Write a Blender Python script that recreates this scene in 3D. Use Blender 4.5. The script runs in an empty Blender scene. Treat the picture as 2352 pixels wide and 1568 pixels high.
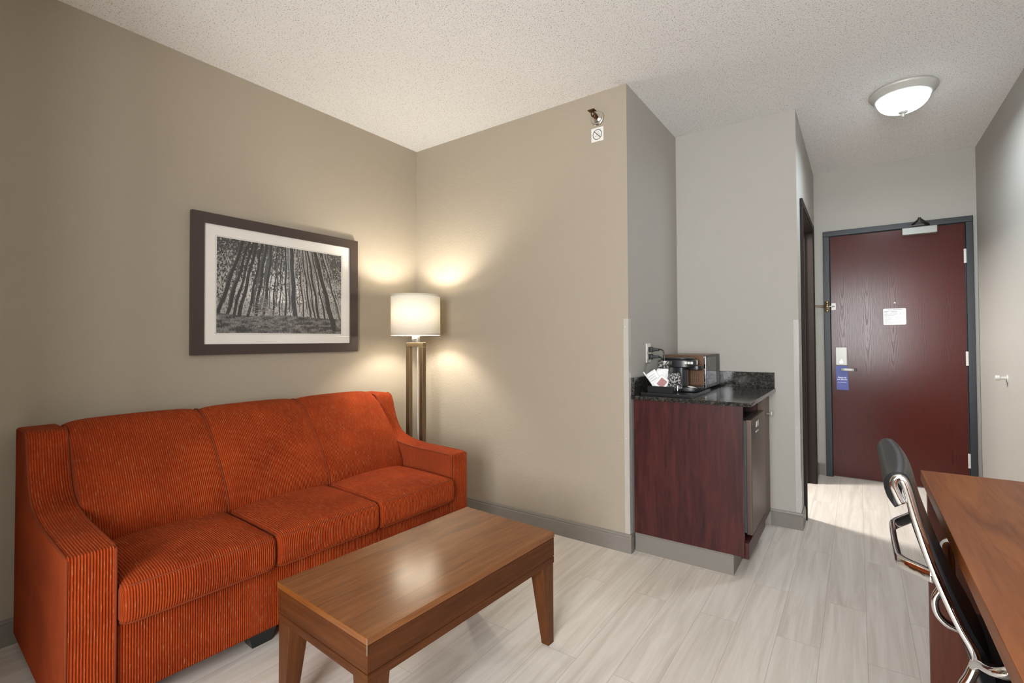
import bpy, bmesh, math, random
import numpy as np
from mathutils import Vector, Matrix, Euler
random.seed(4)
PI = math.pi
S = bpy.context.scene
COL = S.collection

# ------------------------------------------------------------------ room dimensions (metres)
YB, YN, YH = 2.428, 3.285, 4.718          # back wall, niche wall, end wall of the entry hall
XN, XH, XR = 1.698, 2.447, 3.501          # niche side, hall side, right wall
H = 2.587
YF = -1.5                                 # wall behind the camera

# ------------------------------------------------------------------ helpers
ROOT = {}
def rootmat(o):
    while o.parent is not None: o = o.parent
    return ROOT.get(o.name, Matrix.Identity(4))

def thing(name, label, cat, loc=(0, 0, 0), rotz=0.0, group=None):
    o = bpy.data.objects.new(name, None)
    COL.objects.link(o)
    o.empty_display_size = 0.05
    o.location = loc; o.rotation_euler = (0, 0, rotz)
    o['label'] = label; o['category'] = cat
    if group: o['group'] = group
    ROOT[o.name] = Matrix.Translation(Vector(loc)) @ Matrix.Rotation(rotz, 4, 'Z')
    return o

def tag(o, label, cat, group=None):
    o['label'] = label; o['category'] = cat
    if group: o['group'] = group
    return o

def obj(name, bm, mat, parent=None, local=False, smooth=False, bevel=0, seg=2, angle=35, label=None, at=None, wn=False):
    """one mesh object. bm holds world coordinates unless local."""
    me = bpy.data.meshes.new(name)
    bmesh.ops.recalc_face_normals(bm, faces=bm.faces[:])
    if parent is not None and not local:
        bm.transform(rootmat(parent).inverted())
    if at is not None:
        bm.transform(Matrix.Translation(-Vector(at)))
    bm.to_mesh(me); bm.free()
    o = bpy.data.objects.new(name, me)
    COL.objects.link(o)
    if at is not None:
        o.location = at
    if mat is not None: me.materials.append(mat)
    if parent is not None: o.parent = parent
    if smooth:
        for p in me.polygons: p.use_smooth = True
    if bevel:
        m = o.modifiers.new('bevel', 'BEVEL'); m.width = bevel; m.segments = seg
        m.limit_method = 'ANGLE'; m.angle_limit = math.radians(angle)
        for p in me.polygons: p.use_smooth = True
        w = o.modifiers.new('wn', 'WEIGHTED_NORMAL'); w.keep_sharp = False
    if label: o['label'] = label
    return o

def struct(name, bm, mat, parent=None, **k):
    o = obj(name, bm, mat, parent, **k)
    if parent is None: o['kind'] = 'structure'
    return o

def B(): return bmesh.new()

def bx(bm, x0, x1, y0, y1, z0, z1):
    v = [bm.verts.new((x, y, z)) for x in (x0, x1) for y in (y0, y1) for z in (z0, z1)]
    for f in ((0, 1, 3, 2), (4, 6, 7, 5), (0, 4, 5, 1), (2, 3, 7, 6), (0, 2, 6, 4), (1, 5, 7, 3)):
        bm.faces.new([v[i] for i in f])
    return v

def box(*a):
    bm = B(); bx(bm, *a); return bm

def frustum(bm, bot, top, z0, z1):
    """bot, top = (x0,x1,y0,y1)"""
    vb = [bm.verts.new((x, y, z0)) for x, y in ((bot[0], bot[2]), (bot[1], bot[2]), (bot[1], bot[3]), (bot[0], bot[3]))]
    vt = [bm.verts.new((x, y, z1)) for x, y in ((top[0], top[2]), (top[1], top[2]), (top[1], top[3]), (top[0], top[3]))]
    bm.faces.new(vb[::-1]); bm.faces.new(vt)
    for i in range(4):
        j = (i + 1) % 4
        bm.faces.new((vb[i], vb[j], vt[j], vt[i]))

def smooth_pts(pts, n=6, closed=False):
    P = [Vector(p) for p in pts]; out = []
    m = len(P); rng = m if closed else m - 1
    for i in range(rng):
        if closed: a, b, c, d = P[(i - 1) % m], P[i], P[(i + 1) % m], P[(i + 2) % m]
        else: a, b, c, d = P[max(i - 1, 0)], P[i], P[i + 1], P[min(i + 2, m - 1)]
        for k in range(n):
            t = k / n
            out.append(0.5 * ((2 * b) + (c - a) * t + (2 * a - 5 * b + 4 * c - d) * t * t + (3 * b - a - 3 * c + d) * t ** 3))
    if not closed: out.append(P[-1])
    return out

def tube(bm, pts, r, seg=8, closed=False, flat=None, up=(0, 0, 1)):
    """sweep a circle (or an ellipse/rounded bar: flat=(ra, rb), ra along the side vector, rb along the 'up' one)"""
    P = [Vector(p) for p in pts]; n = len(P); rings = []
    upv = Vector(up); prev = None
    for i in range(n):
        if closed: t = P[(i + 1) % n] - P[(i - 1) % n]
        else: t = P[min(i + 1, n - 1)] - P[max(i - 1, 0)]
        t.normalize()
        if prev is None:
            s = t.cross(upv)
            if s.length < 1e-4: s = t.cross(Vector((1, 0, 0)))
        else:
            s = prev - t * prev.dot(t)
        s.normalize(); prev = s.copy()
        w = s.cross(t); w.normalize()
        ring = []
        rr = r(i / (n - 1)) if callable(r) else r
        ra, rb = flat if flat else (rr, rr)
        for k in range(seg):
            a = 2 * PI * k / seg
            ca, sa = math.cos(a), math.sin(a)
            if flat:
                e = 0.5
                ca = math.copysign(abs(ca) ** e, ca); sa = math.copysign(abs(sa) ** e, sa)
            ring.append(bm.verts.new(P[i] + s * ra * ca + w * rb * sa))
        rings.append(ring)
    m = n if closed else n - 1
    for i in range(m):
        a, b = rings[i], rings[(i + 1) % n]
        for k in range(seg):
            j = (k + 1) % seg
            bm.faces.new((a[k], a[j], b[j], b[k]))
    if not closed:
        bm.faces.new(rings[0][::-1]); bm.faces.new(rings[-1])

def lathe(bm, prof, c=(0, 0, 0), seg=40, axis='z', flute=0, cap=True):
    """prof = [(r, h)]; revolve about the axis through c"""
    rings = []
    for r, h in prof:
        ring = []
        for k in range(seg):
            a = 2 * PI * k / seg
            rr = r * (1 + (flute if k % 2 else 0))
            x, y = rr * math.cos(a), rr * math.sin(a)
            p = {'z': (x, y, h), 'y': (x, h, y), 'x': (h, x, y)}[axis]
            ring.append(bm.verts.new(Vector(p) + Vector(c)))
        rings.append(ring)
    for a, b in zip(rings, rings[1:]):
        for k in range(seg):
            j = (k + 1) % seg
            bm.faces.new((a[k], a[j], b[j], b[k]))
    for ring, r in ((rings[0], prof[0][0]), (rings[-1], prof[-1][0])):
        if r > 1e-6 and cap: bm.faces.new(ring)
    bmesh.ops.remove_doubles(bm, verts=bm.verts[:], dist=1e-6)

def prism(bm, poly, a0, a1, axis):
    """extrude a 2-D polygon along an axis: axis 'y' -> poly is (x,z); 'x' -> (y,z); 'z' -> (x,y)"""
    def p3(p, a):
        return {'y': (p[0], a, p[1]), 'x': (a, p[0], p[1]), 'z': (p[0], p[1], a)}[axis]
    A = [bm.verts.new(p3(p, a0)) for p in poly]; Bv = [bm.verts.new(p3(p, a1)) for p in poly]
    bm.faces.new(A[::-1]); bm.faces.new(Bv)
    n = len(poly)
    for i in range(n):
        j = (i + 1) % n
        bm.faces.new((A[i], A[j], Bv[j], Bv[i]))

def rbox(bm, c, h, r, n=14, fn=None):
    """rounded box centred at c with half sizes h and edge radius r; fn(Vector local)->Vector displaces"""
    c = Vector(c)
    def pt(q):
        g = []
        for i in range(3):
            g.append(q[i] * h[i])
        inner = Vector([max(-(h[i] - r), min(h[i] - r, g[i])) for i in range(3)])
        d = Vector(g) - inner
        if d.length > 1e-9: d = d.normalized() * r
        p = inner + d
        if fn: p = fn(p)
        return p + c
    def sp(t):  # concentrate samples near the ends
        return math.sin((t - 0.5) * PI * 0.94) / math.sin(0.5 * PI * 0.94)
    cache = {}
    def V(q):
        k = tuple(round(x, 5) for x in q)
        if k not in cache: cache[k] = bm.verts.new(pt(q))
        return cache[k]
    ts = [sp(i / n) for i in range(n + 1)]
    for ax in range(3):
        for s in (-1, 1):
            for i in range(n):
                for j in range(n):
                    quad = []
                    for a, b in ((ts[i], ts[j]), (ts[i + 1], ts[j]), (ts[i + 1], ts[j + 1]), (ts[i], ts[j + 1])):
                        q = [0, 0, 0]; q[ax] = s; q[(ax + 1) % 3] = a; q[(ax + 2) % 3] = b
                        quad.append(V(q))
                    if s < 0: quad.reverse()
                    bm.faces.new(quad)

# ------------------------------------------------------------------ materials
def srgb(r, g, b):
    f = lambda c: (c / 255 / 12.92) if c / 255 <= 0.04045 else ((c / 255 + 0.055) / 1.055) ** 2.4
    return (f(r), f(g), f(b), 1)

class NT:
    def __init__(self, name):
        self.m = bpy.data.materials.new(name); self.m.use_nodes = True
        self.t = self.m.node_tree; self.t.nodes.clear()
        self.out = self.t.nodes.new('ShaderNodeOutputMaterial')
    def n(self, kind, **k):
        nd = self.t.nodes.new('ShaderNode' + kind)
        for key, v in k.items():
            if key.startswith('_'): setattr(nd, key[1:], v)
            else:
                key2 = key.replace('__', ' ')
                self.set(nd.inputs[int(key2[1:])] if key2[0] == 'i' and key2[1:].isdigit() else nd.inputs[key2], v)
        return nd
    def set(self, sock, v):
        if isinstance(v, bpy.types.NodeSocket): self.t.links.new(v, sock)
        elif isinstance(v, bpy.types.Node): self.t.links.new(v.outputs[0], sock)
        else: sock.default_value = v
    def math(self, op, a, b=0.0, c=None):
        nd = self.t.nodes.new('ShaderNodeMath'); nd.operation = op
        self.set(nd.inputs[0], a); self.set(nd.inputs[1], b)
        if c is not None: self.set(nd.inputs[2], c)
        return nd.outputs[0]
    def mix(self, f, a, b, blend='MIX'):
        nd = self.t.nodes.new('ShaderNodeMix'); nd.data_type = 'RGBA'; nd.blend_type = blend
        self.set(nd.inputs[0], f); self.set(nd.inputs[6], a); self.set(nd.inputs[7], b)
        return nd.outputs[2]
    def ramp(self, f, stops, interp='LINEAR'):
        nd = self.t.nodes.new('ShaderNodeValToRGB'); nd.color_ramp.interpolation = interp
        e = nd.color_ramp.elements
        while len(e) < len(stops): e.new(0.5)
        for el, (p, c) in zip(e, stops):
            el.position = p; el.color = c if len(c) == 4 else (*c, 1)
        self.set(nd.inputs[0], f)
        return nd.outputs[0]
    def coord(self, scale=(1, 1, 1), loc=(0, 0, 0), rot=(0, 0, 0)):
        tc = self.t.nodes.new('ShaderNodeTexCoord'); mp = self.t.nodes.new('ShaderNodeMapping')
        self.t.links.new(tc.outputs['Object'], mp.inputs[0])
        mp.inputs['Scale'].default_value = scale; mp.inputs['Location'].default_value = loc
        mp.inputs['Rotation'].default_value = rot
        return mp.outputs[0]
    def noise(self, vec, scale, detail=3, rough=0.55, dist=0.0):
        nd = self.n('TexNoise', Vector=vec, Scale=scale, Detail=detail, Roughness=rough, Distortion=dist)
        return nd.outputs['Fac']
    def bump(self, h, strength, dist=0.01, normal=None):
        nd = self.n('Bump', Height=h, Strength=strength, Distance=dist)
        if normal is not None: self.set(nd.inputs['Normal'], normal)
        return nd.outputs[0]
    def pbr(self, color, rough=0.5, metal=0.0, spec=0.5, normal=None, **k):
        b = self.n('BsdfPrincipled')
        self.set(b.inputs['Base Color'], color); self.set(b.inputs['Roughness'], rough)
        self.set(b.inputs['Metallic'], metal); self.set(b.inputs['Specular IOR Level'], spec)
        if normal is not None: self.set(b.inputs['Normal'], normal)
        for key, v in k.items(): self.set(b.inputs[key.replace('__', ' ')], v)
        self.t.links.new(b.outputs[0], self.out.inputs[0])
        self.b = b
        return self.m

def plain(name, c, rough=0.5, metal=0.0, spec=0.5, bump=0.0, bscale=300, **k):
    t = NT(name)
    v = t.coord()
    nz = t.noise(v, bscale, 2)
    big = t.noise(v, 9, 2)
    col = t.mix(t.math('MULTIPLY', big, 0.12), c, tuple(x * 0.72 for x in c[:3]) + (1,))
    nrm = t.bump(nz, bump, 0.002) if bump else None
    return t.pbr(col, rough, metal, spec, nrm, **k)

# painted wall with an orange-peel texture
def wall_mat(name, c, strength=0.35):
    t = NT(name); v = t.coord()
    n1 = t.noise(v, 70, 4, 0.6); n2 = t.noise(v, 260, 2, 0.5); n3 = t.noise(v, 2.2, 3)
    h = t.math('ADD', t.math('MULTIPLY', n1, 0.7), t.math('MULTIPLY', n2, 0.3))
    col = t.mix(t.math('MULTIPLY', n3, 0.25), c, tuple(x * 0.86 for x in c[:3]) + (1,))
    return t.pbr(col, 0.62, 0, 0.35, t.bump(h, strength, 0.006))
M_WALL = wall_mat('wall_paint', (0.348, 0.298, 0.230, 1))
M_WALLN = wall_mat('wall_paint_hall', (0.40, 0.376, 0.338, 1), 0.16)

def ceiling_mat():
    t = NT('popcorn_ceiling'); v = t.coord()
    n1 = t.noise(v, 190, 3, 0.65)
    vo = t.n('TexVoronoi', Vector=v, Scale=300.0); vo.feature = 'F1'
    h = t.math('ADD', t.math('MULTIPLY', n1, 1.0), t.math('MULTIPLY', t.math('SUBTRACT', 1.0, vo.outputs[0]), 0.35))
    pit = t.ramp(t.noise(v, 170, 2, 0.5), [(0.0, (0.56, 0.54, 0.51)), (0.33, (0.56, 0.54, 0.51)), (0.40, (1, 1, 1)), (1, (1, 1, 1))])  # shade of the popcorn pits, painted into the colour as dark specks
    col = t.mix(1.0, (0.90, 0.88, 0.85, 1), pit, 'MULTIPLY')
    return t.pbr(col, 0.8, 0, 0.25, t.bump(h, 0.8, 0.009))
M_CEIL = ceiling_mat()

def floor_mat():
    t = NT('vinyl_plank_floor'); tc = t.n('TexCoord'); sp = t.n('SeparateXYZ', i0=tc.outputs['Object'])
    yy = t.math('ADD', sp.outputs[1], 0.34); xx = t.math('SUBTRACT', sp.outputs[0], 2.466 - 0.148 * 40)
    cv = t.n('CombineXYZ', X=yy, Y=xx, Z=0.0).outputs[0]
    def brick(c1, c2, mo, ms):
        b = t.n('TexBrick', Vector=cv, Color1=c1, Color2=c2, Mortar=mo, Scale=1.0)
        b.inputs['Mortar Size'].default_value = ms; b.inputs['Mortar Smooth'].default_value = 0.1
        b.inputs['Bias'].default_value = 0.0; b.inputs['Brick Width'].default_value = 0.93
        b.inputs['Row Height'].default_value = 0.148; b.offset = 0.41; b.offset_frequency = 2
        return b
    b = brick((0, 0, 0, 1), (1, 1, 1, 1), (0.5, 0.5, 0.5, 1), 0.0009)
    tone = b.outputs[0]; seam = b.outputs[1]
    shift = t.math('MULTIPLY', tone, 7.0)
    gx = t.math('MULTIPLY', sp.outputs[0], 26.0); gy = t.math('ADD', t.math('MULTIPLY', sp.outputs[1], 1.5), shift)
    gv = t.n('CombineXYZ', X=gx, Y=gy, Z=shift).outputs[0]
    g1 = t.noise(gv, 1.0, 5, 0.62, 0.8)
    gv2 = t.n('CombineXYZ', X=t.math('MULTIPLY', sp.outputs[0], 150.0), Y=t.math('MULTIPLY', sp.outputs[1], 5.0), Z=shift).outputs[0]
    g2 = t.noise(gv2, 1.0, 3, 0.6)
    c = t.ramp(g1, [(0.25, (0.50, 0.445, 0.385)), (0.45, (0.62, 0.56, 0.495)), (0.6, (0.69, 0.635, 0.57)), (0.8, (0.74, 0.69, 0.63))])
    c = t.mix(t.math('MULTIPLY', t.math('SUBTRACT', g2, 0.35), 0.4), c, (0.45, 0.40, 0.345, 1))
    c = t.mix(t.math('MULTIPLY', tone, 0.22), c, (0.55, 0.495, 0.435, 1))
    c = t.mix(t.math('MULTIPLY', seam, 0.55), c, (0.22, 0.19, 0.16, 1))
    h = t.math('SUBTRACT', t.math('MULTIPLY', g2, 0.4), seam)
    return t.pbr(c, t.math('ADD', 0.36, t.math('MULTIPLY', g2, 0.16)), 0, 0.45, t.bump(h, 0.25, 0.002))
M_FLOOR = floor_mat()

def wood(name, c_dark, c_mid, c_light, axis, rough=0.3, freq=30, spec=0.5, coat=0.0, stretch=14, streak=0.35, bump=0.06):
    """long-grain wood; axis = the grain's direction in object space"""
    t = NT(name); a = 'xyz'.index(axis); b_ = 0 if a else 1
    tc = t.n('TexCoord'); po = t.n('SeparateXYZ', i0=tc.outputs['Object']); no = t.n('SeparateXYZ', i0=tc.outputs['Normal'])
    end = t.math('GREATER_THAN', t.math('ABSOLUTE', no.outputs[a]), 0.7)
    P_ = [po.outputs[0], po.outputs[1], po.outputs[2]]
    def sel(i, j):      # end faces carry the grain across
        return t.math('ADD', t.math('MULTIPLY', P_[i], t.math('SUBTRACT', 1.0, end)), t.math('MULTIPLY', P_[j], end))
    Q_ = list(P_); Q_[a] = sel(a, b_); Q_[b_] = sel(b_, a)
    def vec(sc):
        return t.n('CombineXYZ', X=t.math('MULTIPLY', Q_[0], sc[0]), Y=t.math('MULTIPLY', Q_[1], sc[1]), Z=t.math('MULTIPLY', Q_[2], sc[2])).outputs[0]
    sc = [freq, freq, freq]; sc[a] = freq / stretch
    v = vec(sc); g = t.noise(v, 1.0, 6, 0.6, 1.2)
    sc2 = [freq * 9] * 3; sc2[a] = freq * 0.35
    p = t.noise(vec(sc2), 1.0, 2, 0.6)
    sc3 = [3.0] * 3; sc3[a] = 0.9
    big = t.noise(vec(sc3), 1.0, 3, 0.5, 0.6)
    c = t.ramp(g, [(0.25, c_dark), (0.5, c_mid), (0.75, c_light)])
    c = t.mix(t.math('MULTIPLY', big, 0.5), c, c_dark + (1,))
    c = t.mix(t.math('MULTIPLY', t.ramp(p, [(0.5, (0, 0, 0)), (0.75, (1, 1, 1))]), streak), c, tuple(x * 0.45 for x in c_dark) + (1,))
    return t.pbr(c, t.math('ADD', rough, t.math('MULTIPLY', p, 0.1)), 0, spec, t.bump(p, bump, 0.001), Coat__Weight=coat, Coat__Roughness=0.19, Coat__IOR=1.55)

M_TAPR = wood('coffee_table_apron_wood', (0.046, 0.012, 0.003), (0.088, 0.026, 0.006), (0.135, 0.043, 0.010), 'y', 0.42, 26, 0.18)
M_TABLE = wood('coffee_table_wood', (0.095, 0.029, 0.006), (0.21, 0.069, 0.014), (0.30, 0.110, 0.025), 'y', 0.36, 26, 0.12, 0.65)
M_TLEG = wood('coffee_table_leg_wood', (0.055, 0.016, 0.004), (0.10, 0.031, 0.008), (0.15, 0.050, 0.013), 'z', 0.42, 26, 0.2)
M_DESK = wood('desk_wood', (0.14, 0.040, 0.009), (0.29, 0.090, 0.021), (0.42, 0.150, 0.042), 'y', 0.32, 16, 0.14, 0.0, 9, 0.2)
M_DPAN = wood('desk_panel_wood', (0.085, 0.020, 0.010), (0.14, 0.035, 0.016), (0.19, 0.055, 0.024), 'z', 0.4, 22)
M_CAB = wood('mahogany_laminate', (0.020, 0.005, 0.006), (0.060, 0.013, 0.012), (0.100, 0.022, 0.018), 'z', 0.32, 30, 0.35, 0.0, 10, 0.5)
M_CABF = wood('mahogany_front', (0.085, 0.048, 0.030), (0.13, 0.075, 0.048), (0.16, 0.095, 0.062), 'z', 0.4, 30, 0.4, 0.0, 10, 0.2)

def door_mat():
    t = NT('oak_veneer_door'); tc = t.n('TexCoord'); sp = t.n('SeparateXYZ', i0=tc.outputs['Object'])
    leaf = t.math('MULTIPLY', t.math('SUBTRACT', sp.outputs[0], 2.559), 1 / 0.172)
    cell = t.math('FLOOR', leaf)
    fx = t.math('SUBTRACT', t.math('FRACT', leaf), 0.5)
    x2 = t.math('MULTIPLY', fx, fx)
    wv = t.n('CombineXYZ', X=t.math('MULTIPLY', sp.outputs[0], 9.0), Y=cell, Z=t.math('MULTIPLY', sp.outputs[2], 3.0)).outputs[0]
    wob = t.math('SUBTRACT', t.noise(wv, 1.0, 4, 0.6), 0.5)
    ax = t.math('ABSOLUTE', fx)
    q = t.math('SUBTRACT', t.math('MULTIPLY', sp.outputs[2], 3.2), t.math('ADD', t.math('MULTIPLY', x2, 22.0), t.math('MULTIPLY', ax, 3.0)))
    q = t.math('ADD', q, t.math('MULTIPLY', wob, 3.4)); q = t.math('ADD', q, t.math('MULTIPLY', cell, 0.37))
    ring = t.math('SINE', t.math('MULTIPLY', q, 9.0))
    pv = t.coord((420, 1, 16)); pore = t.noise(pv, 1.0, 3, 0.65)
    dark = t.math('MULTIPLY', t.ramp(ring, [(0.2, (0, 0, 0)), (0.9, (1, 1, 1))]), t.ramp(pore, [(0.36, (0, 0, 0)), (0.6, (1, 1, 1))]))
    c = t.mix(t.math('MULTIPLY', dark, 0.75), (0.072, 0.013, 0.009, 1), (0.016, 0.003, 0.003, 1))
    big = t.noise(t.coord((2.5, 2.5, 1.2)), 1.0, 3)
    c = t.mix(t.math('MULTIPLY', big, 0.4), c, (0.060, 0.012, 0.010, 1))
    return t.pbr(c, t.math('ADD', 0.20, t.math('MULTIPLY', dark, 0.10)), 0, 0.22, t.bump(t.math('SUBTRACT', 1.0, dark), 0.05, 0.001))
M_DOOR = door_mat()

M_FRAME = plain('painted_door_frame', (0.022, 0.025, 0.029, 1), 0.42, 0, 0.35, 0.03)
M_FRAMEB = plain('brown_door_frame', (0.024, 0.017, 0.014, 1), 0.6, 0, 0.15, 0.03)
M_BASE = plain('taupe_baseboard', (0.205, 0.185, 0.162, 1), 0.42, 0, 0.4, 0.02)
M_CHROME = plain('chrome', (0.78, 0.78, 0.79, 1), 0.07, 1.0)
M_NICKEL = plain('brushed_nickel', (0.62, 0.60, 0.55, 1), 0.25, 1.0)
M_NICKELW = plain('satin_silver', (0.56, 0.55, 0.51, 1), 0.5, 0.3)
M_LAMPM = plain('champagne_metal', (0.20, 0.145, 0.085, 1), 0.36, 0.75, 0.5)
M_BRASS = plain('aged_brass', (0.50, 0.39, 0.24, 1), 0.3, 1.0)
M_BRASSD = plain('dark_brass', (0.13, 0.07, 0.03, 1), 0.35, 0.9)
M_LEATHER = plain('black_leather', (0.014, 0.014, 0.015, 1), 0.34, 0, 0.55, 0.12, 420)
M_BLACK = plain('black_plastic', (0.012, 0.012, 0.013, 1), 0.32, 0, 0.5)
M_DGREY = plain('charcoal_plastic', (0.028, 0.029, 0.031, 1), 0.36, 0, 0.5)
M_RUBBER = plain('black_rubber', (0.010, 0.010, 0.010, 1), 0.6)
M_WHITE = plain('white_plastic', (0.72, 0.70, 0.66, 1), 0.35)
M_PAPER = plain('white_paper', (0.80, 0.80, 0.80, 1), 0.6, 0, 0.3)
M_INK = plain('grey_ink', (0.20, 0.20, 0.22, 1), 0.7, 0, 0.2)
M_INKL = plain('pale_ink', (0.48, 0.50, 0.50, 1), 0.7, 0, 0.2)
M_RED = plain('dull_red_print', (0.38, 0.20, 0.20, 1), 0.6, 0, 0.2)
M_ORANGE = plain('orange_print', (0.55, 0.16, 0.05, 1), 0.5, 0, 0.3)
M_BLUE = plain('blue_card', (0.075, 0.095, 0.33, 1), 0.45, 0, 0.4)
M_WHITEINK = plain('white_ink', (0.88, 0.88, 0.90, 1), 0.6, 0, 0.2)
M_CLOSER = plain('grey_closer', (0.30, 0.31, 0.28, 1), 0.42, 0.3)
M_ARM = plain('bronze_arm', (0.035, 0.030, 0.024, 1), 0.4, 0.5)
M_FRAMEP = plain('espresso_frame', (0.052, 0.036, 0.030, 1), 0.34, 0, 0.5, 0.04)
M_MAT = plain('mat_board', (0.80, 0.765, 0.71, 1), 0.7, 0, 0.2)
M_MWSIDE = plain('copper_brown_steel', (0.155, 0.082, 0.048, 1), 0.36, 0.55)
M_FRIDGE = plain('brown_steel_fridge', (0.105, 0.072, 0.054, 1), 0.38, 0.35)
M_FRIDGED = plain('fridge_gasket', (0.10, 0.10, 0.11, 1), 0.5)
M_DARKGLASS = plain('dark_oven_glass', (0.012, 0.013, 0.016, 1), 0.05, 0, 0.8)
M_CURTAIN = plain('off_white_cord', (0.62, 0.58, 0.50, 1), 0.5)

def granite():
    t = NT('dark_granite'); v = t.coord()
    n = t.noise(v, 75, 4, 0.7); vo = t.n('TexVoronoi', Vector=v, Scale=120.0)
    fl = t.noise(v, 190, 2, 0.6)
    c = t.ramp(n, [(0.35, (0.004, 0.005, 0.006)), (0.52, (0.022, 0.021, 0.020)), (0.64, (0.075, 0.066, 0.055)), (0.8, (0.02, 0.030, 0.055))])
    c = t.mix(t.math('MULTIPLY', t.ramp(fl, [(0.62, (0, 0, 0)), (0.7, (1, 1, 1))]), 0.75), c, (0.15, 0.14, 0.12, 1))
    return t.pbr(c, 0.13, 0, 0.6)
M_GRAN = granite()

def glass_mat(name, tint=(1, 1, 1, 1), ior=1.5, rough=0.0, boost=1.0):
    """thin clear sheet: see-through with a mirror reflection that grows at grazing angles"""
    t = NT(name)
    fr = t.n('Fresnel', IOR=ior); geo = t.n('NewGeometry')
    f = t.math('MULTIPLY', t.math('MINIMUM', t.math('MULTIPLY', fr.outputs[0], boost), 1.0), t.math('SUBTRACT', 1.0, geo.outputs['Backfacing']))
    tr = t.n('BsdfTransparent', Color=tint); gl = t.n('BsdfGlossy', Roughness=rough)
    mx = t.n('MixShader', i0=f, i1=tr.outputs[0], i2=gl.outputs[0])
    t.t.links.new(mx.outputs[0], t.out.inputs[0])
    return t.m
M_GLASS = glass_mat('picture_glass', (1, 1, 1, 1), 1.5, 0.0, 1.9)
M_ACRYL = glass_mat('clear_acrylic', (1, 1, 1, 1), 1.5, 0.12, 1.6)
_t = M_ACRYL.node_tree; _o = [n for n in _t.nodes if n.type == 'OUTPUT_MATERIAL'][0]; _s = _o.inputs[0].links[0].from_socket
_d = _t.nodes.new('ShaderNodeBsdfDiffuse'); _d.inputs[0].default_value = (0.9, 0.89, 0.86, 1)
_m = _t.nodes.new('ShaderNodeMixShader'); _m.inputs[0].default_value = 0.17
_t.links.new(_s, _m.inputs[1]); _t.links.new(_d.outputs[0], _m.inputs[2]); _t.links.new(_m.outputs[0], _o.inputs[0])
M_CELLO = glass_mat('clear_film', (0.93, 0.93, 0.93, 1), 1.9, 0.15, 1.6)

def foil_mat():
    t = NT('crinkled_foil'); v = t.coord()
    n = t.noise(v, 120, 3, 0.7, 1.0)
    c = t.ramp(t.noise(v, 90, 2), [(0.4, (0.02, 0.02, 0.02)), (0.6, (0.75, 0.75, 0.75))])
    return t.pbr(c, 0.2, 0.9, 0.5, t.bump(n, 1.0, 0.01))
M_FOIL = foil_mat()

def corduroy(name, rib=True):
    t = NT(name); tc = t.n('TexCoord'); sp = t.n('SeparateXYZ', i0=tc.outputs['Object'])
    v = t.coord()
    wob = t.math('MULTIPLY', t.math('SUBTRACT', t.noise(t.coord((5, 5, 5)), 1.0, 1), 0.5), 0.0035)
    side = t.math('GREATER_THAN', t.math('ABSOLUTE', t.n('SeparateXYZ', i0=tc.outputs['Normal']).outputs[1]), 0.75)
    across = t.math('ADD', t.math('MULTIPLY', sp.outputs[1], t.math('SUBTRACT', 1.0, side)), t.math('MULTIPLY', sp.outputs[0], side))
    u = t.math('MULTIPLY', t.math('ADD', across, wob), 2 * PI / 0.0069)
    w = t.math('ADD', 0.5, t.math('MULTIPLY', t.math('SINE', u), 0.5))
    sv = t.coord((38, 420, 38)); slub = t.noise(sv, 1.0, 3, 0.6)
    big = t.noise(t.coord((5, 5, 5)), 1.0, 4, 0.6)
    fine = t.noise(v, 900, 2)
    c_rib = t.mix(t.ramp(big, [(0.3, (0, 0, 0)), (0.7, (1, 1, 1))]), (0.26, 0.030, 0.006, 1), (0.41, 0.054, 0.010, 1))
    if rib:
        groove = t.ramp(w, [(0.0, (1, 1, 1)), (0.45, (0, 0, 0))])
        c = t.mix(t.math('MULTIPLY', groove, 0.70), c_rib, (0.11, 0.015, 0.004, 1))
        fleck = t.math('MULTIPLY', t.ramp(slub, [(0.56, (0, 0, 0)), (0.70, (1, 1, 1))]), t.ramp(w, [(0.2, (0.2, 0.2, 0.2)), (0.6, (1, 1, 1))]))
        c = t.mix(t.math('MULTIPLY', t.math('MULTIPLY', fleck, t.math('SUBTRACT', 1.0, side)), 0.55), c, (0.55, 0.24, 0.10, 1))
        h = t.math('ADD', t.math('MULTIPLY', w, 1.0), t.math('MULTIPLY', fine, 0.15))
        nrm = t.bump(h, 0.8, 0.004)
    else:
        c = c_rib; nrm = t.bump(fine, 0.3, 0.001)
    return t.pbr(c, 0.9, 0, 0.06, nrm, Sheen__Weight=0.10, Sheen__Roughness=0.4, Sheen__Tint=(1.0, 0.42, 0.2, 1))
M_CORD = corduroy('rust_corduroy')
M_WELT = plain('rust_welt', (0.20, 0.036, 0.011, 1), 0.85, 0, 0.15, 0.4, 700)

# ------------------------------------------------------------------ the room
T = 0.12
struct('floor', box(-T, XR + T, YF - T, YH + T, -0.06, 0), M_FLOOR)
struct('ceiling', box(-T, XR + T, YF - T, YH + T, H, H + 0.06), M_CEIL)
struct('wall_left', box(-T, 0, YF - T, YB, 0, H), M_WALL)
# back wall: thick block, its niche side is the return into the coffee niche
struct('wall_back', box(-T, XN - 0.0005, YB, YB + 0.004, 0, H), M_WALL)
struct('wall_niche_side', box(XN - 0.12, XN, YB + 0.0005, YN, 0, H), M_WALLN)
struct('wall_niche', box(XN - 0.12, XH, YN, YN + 0.10, 0, H), M_WALLN)
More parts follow.
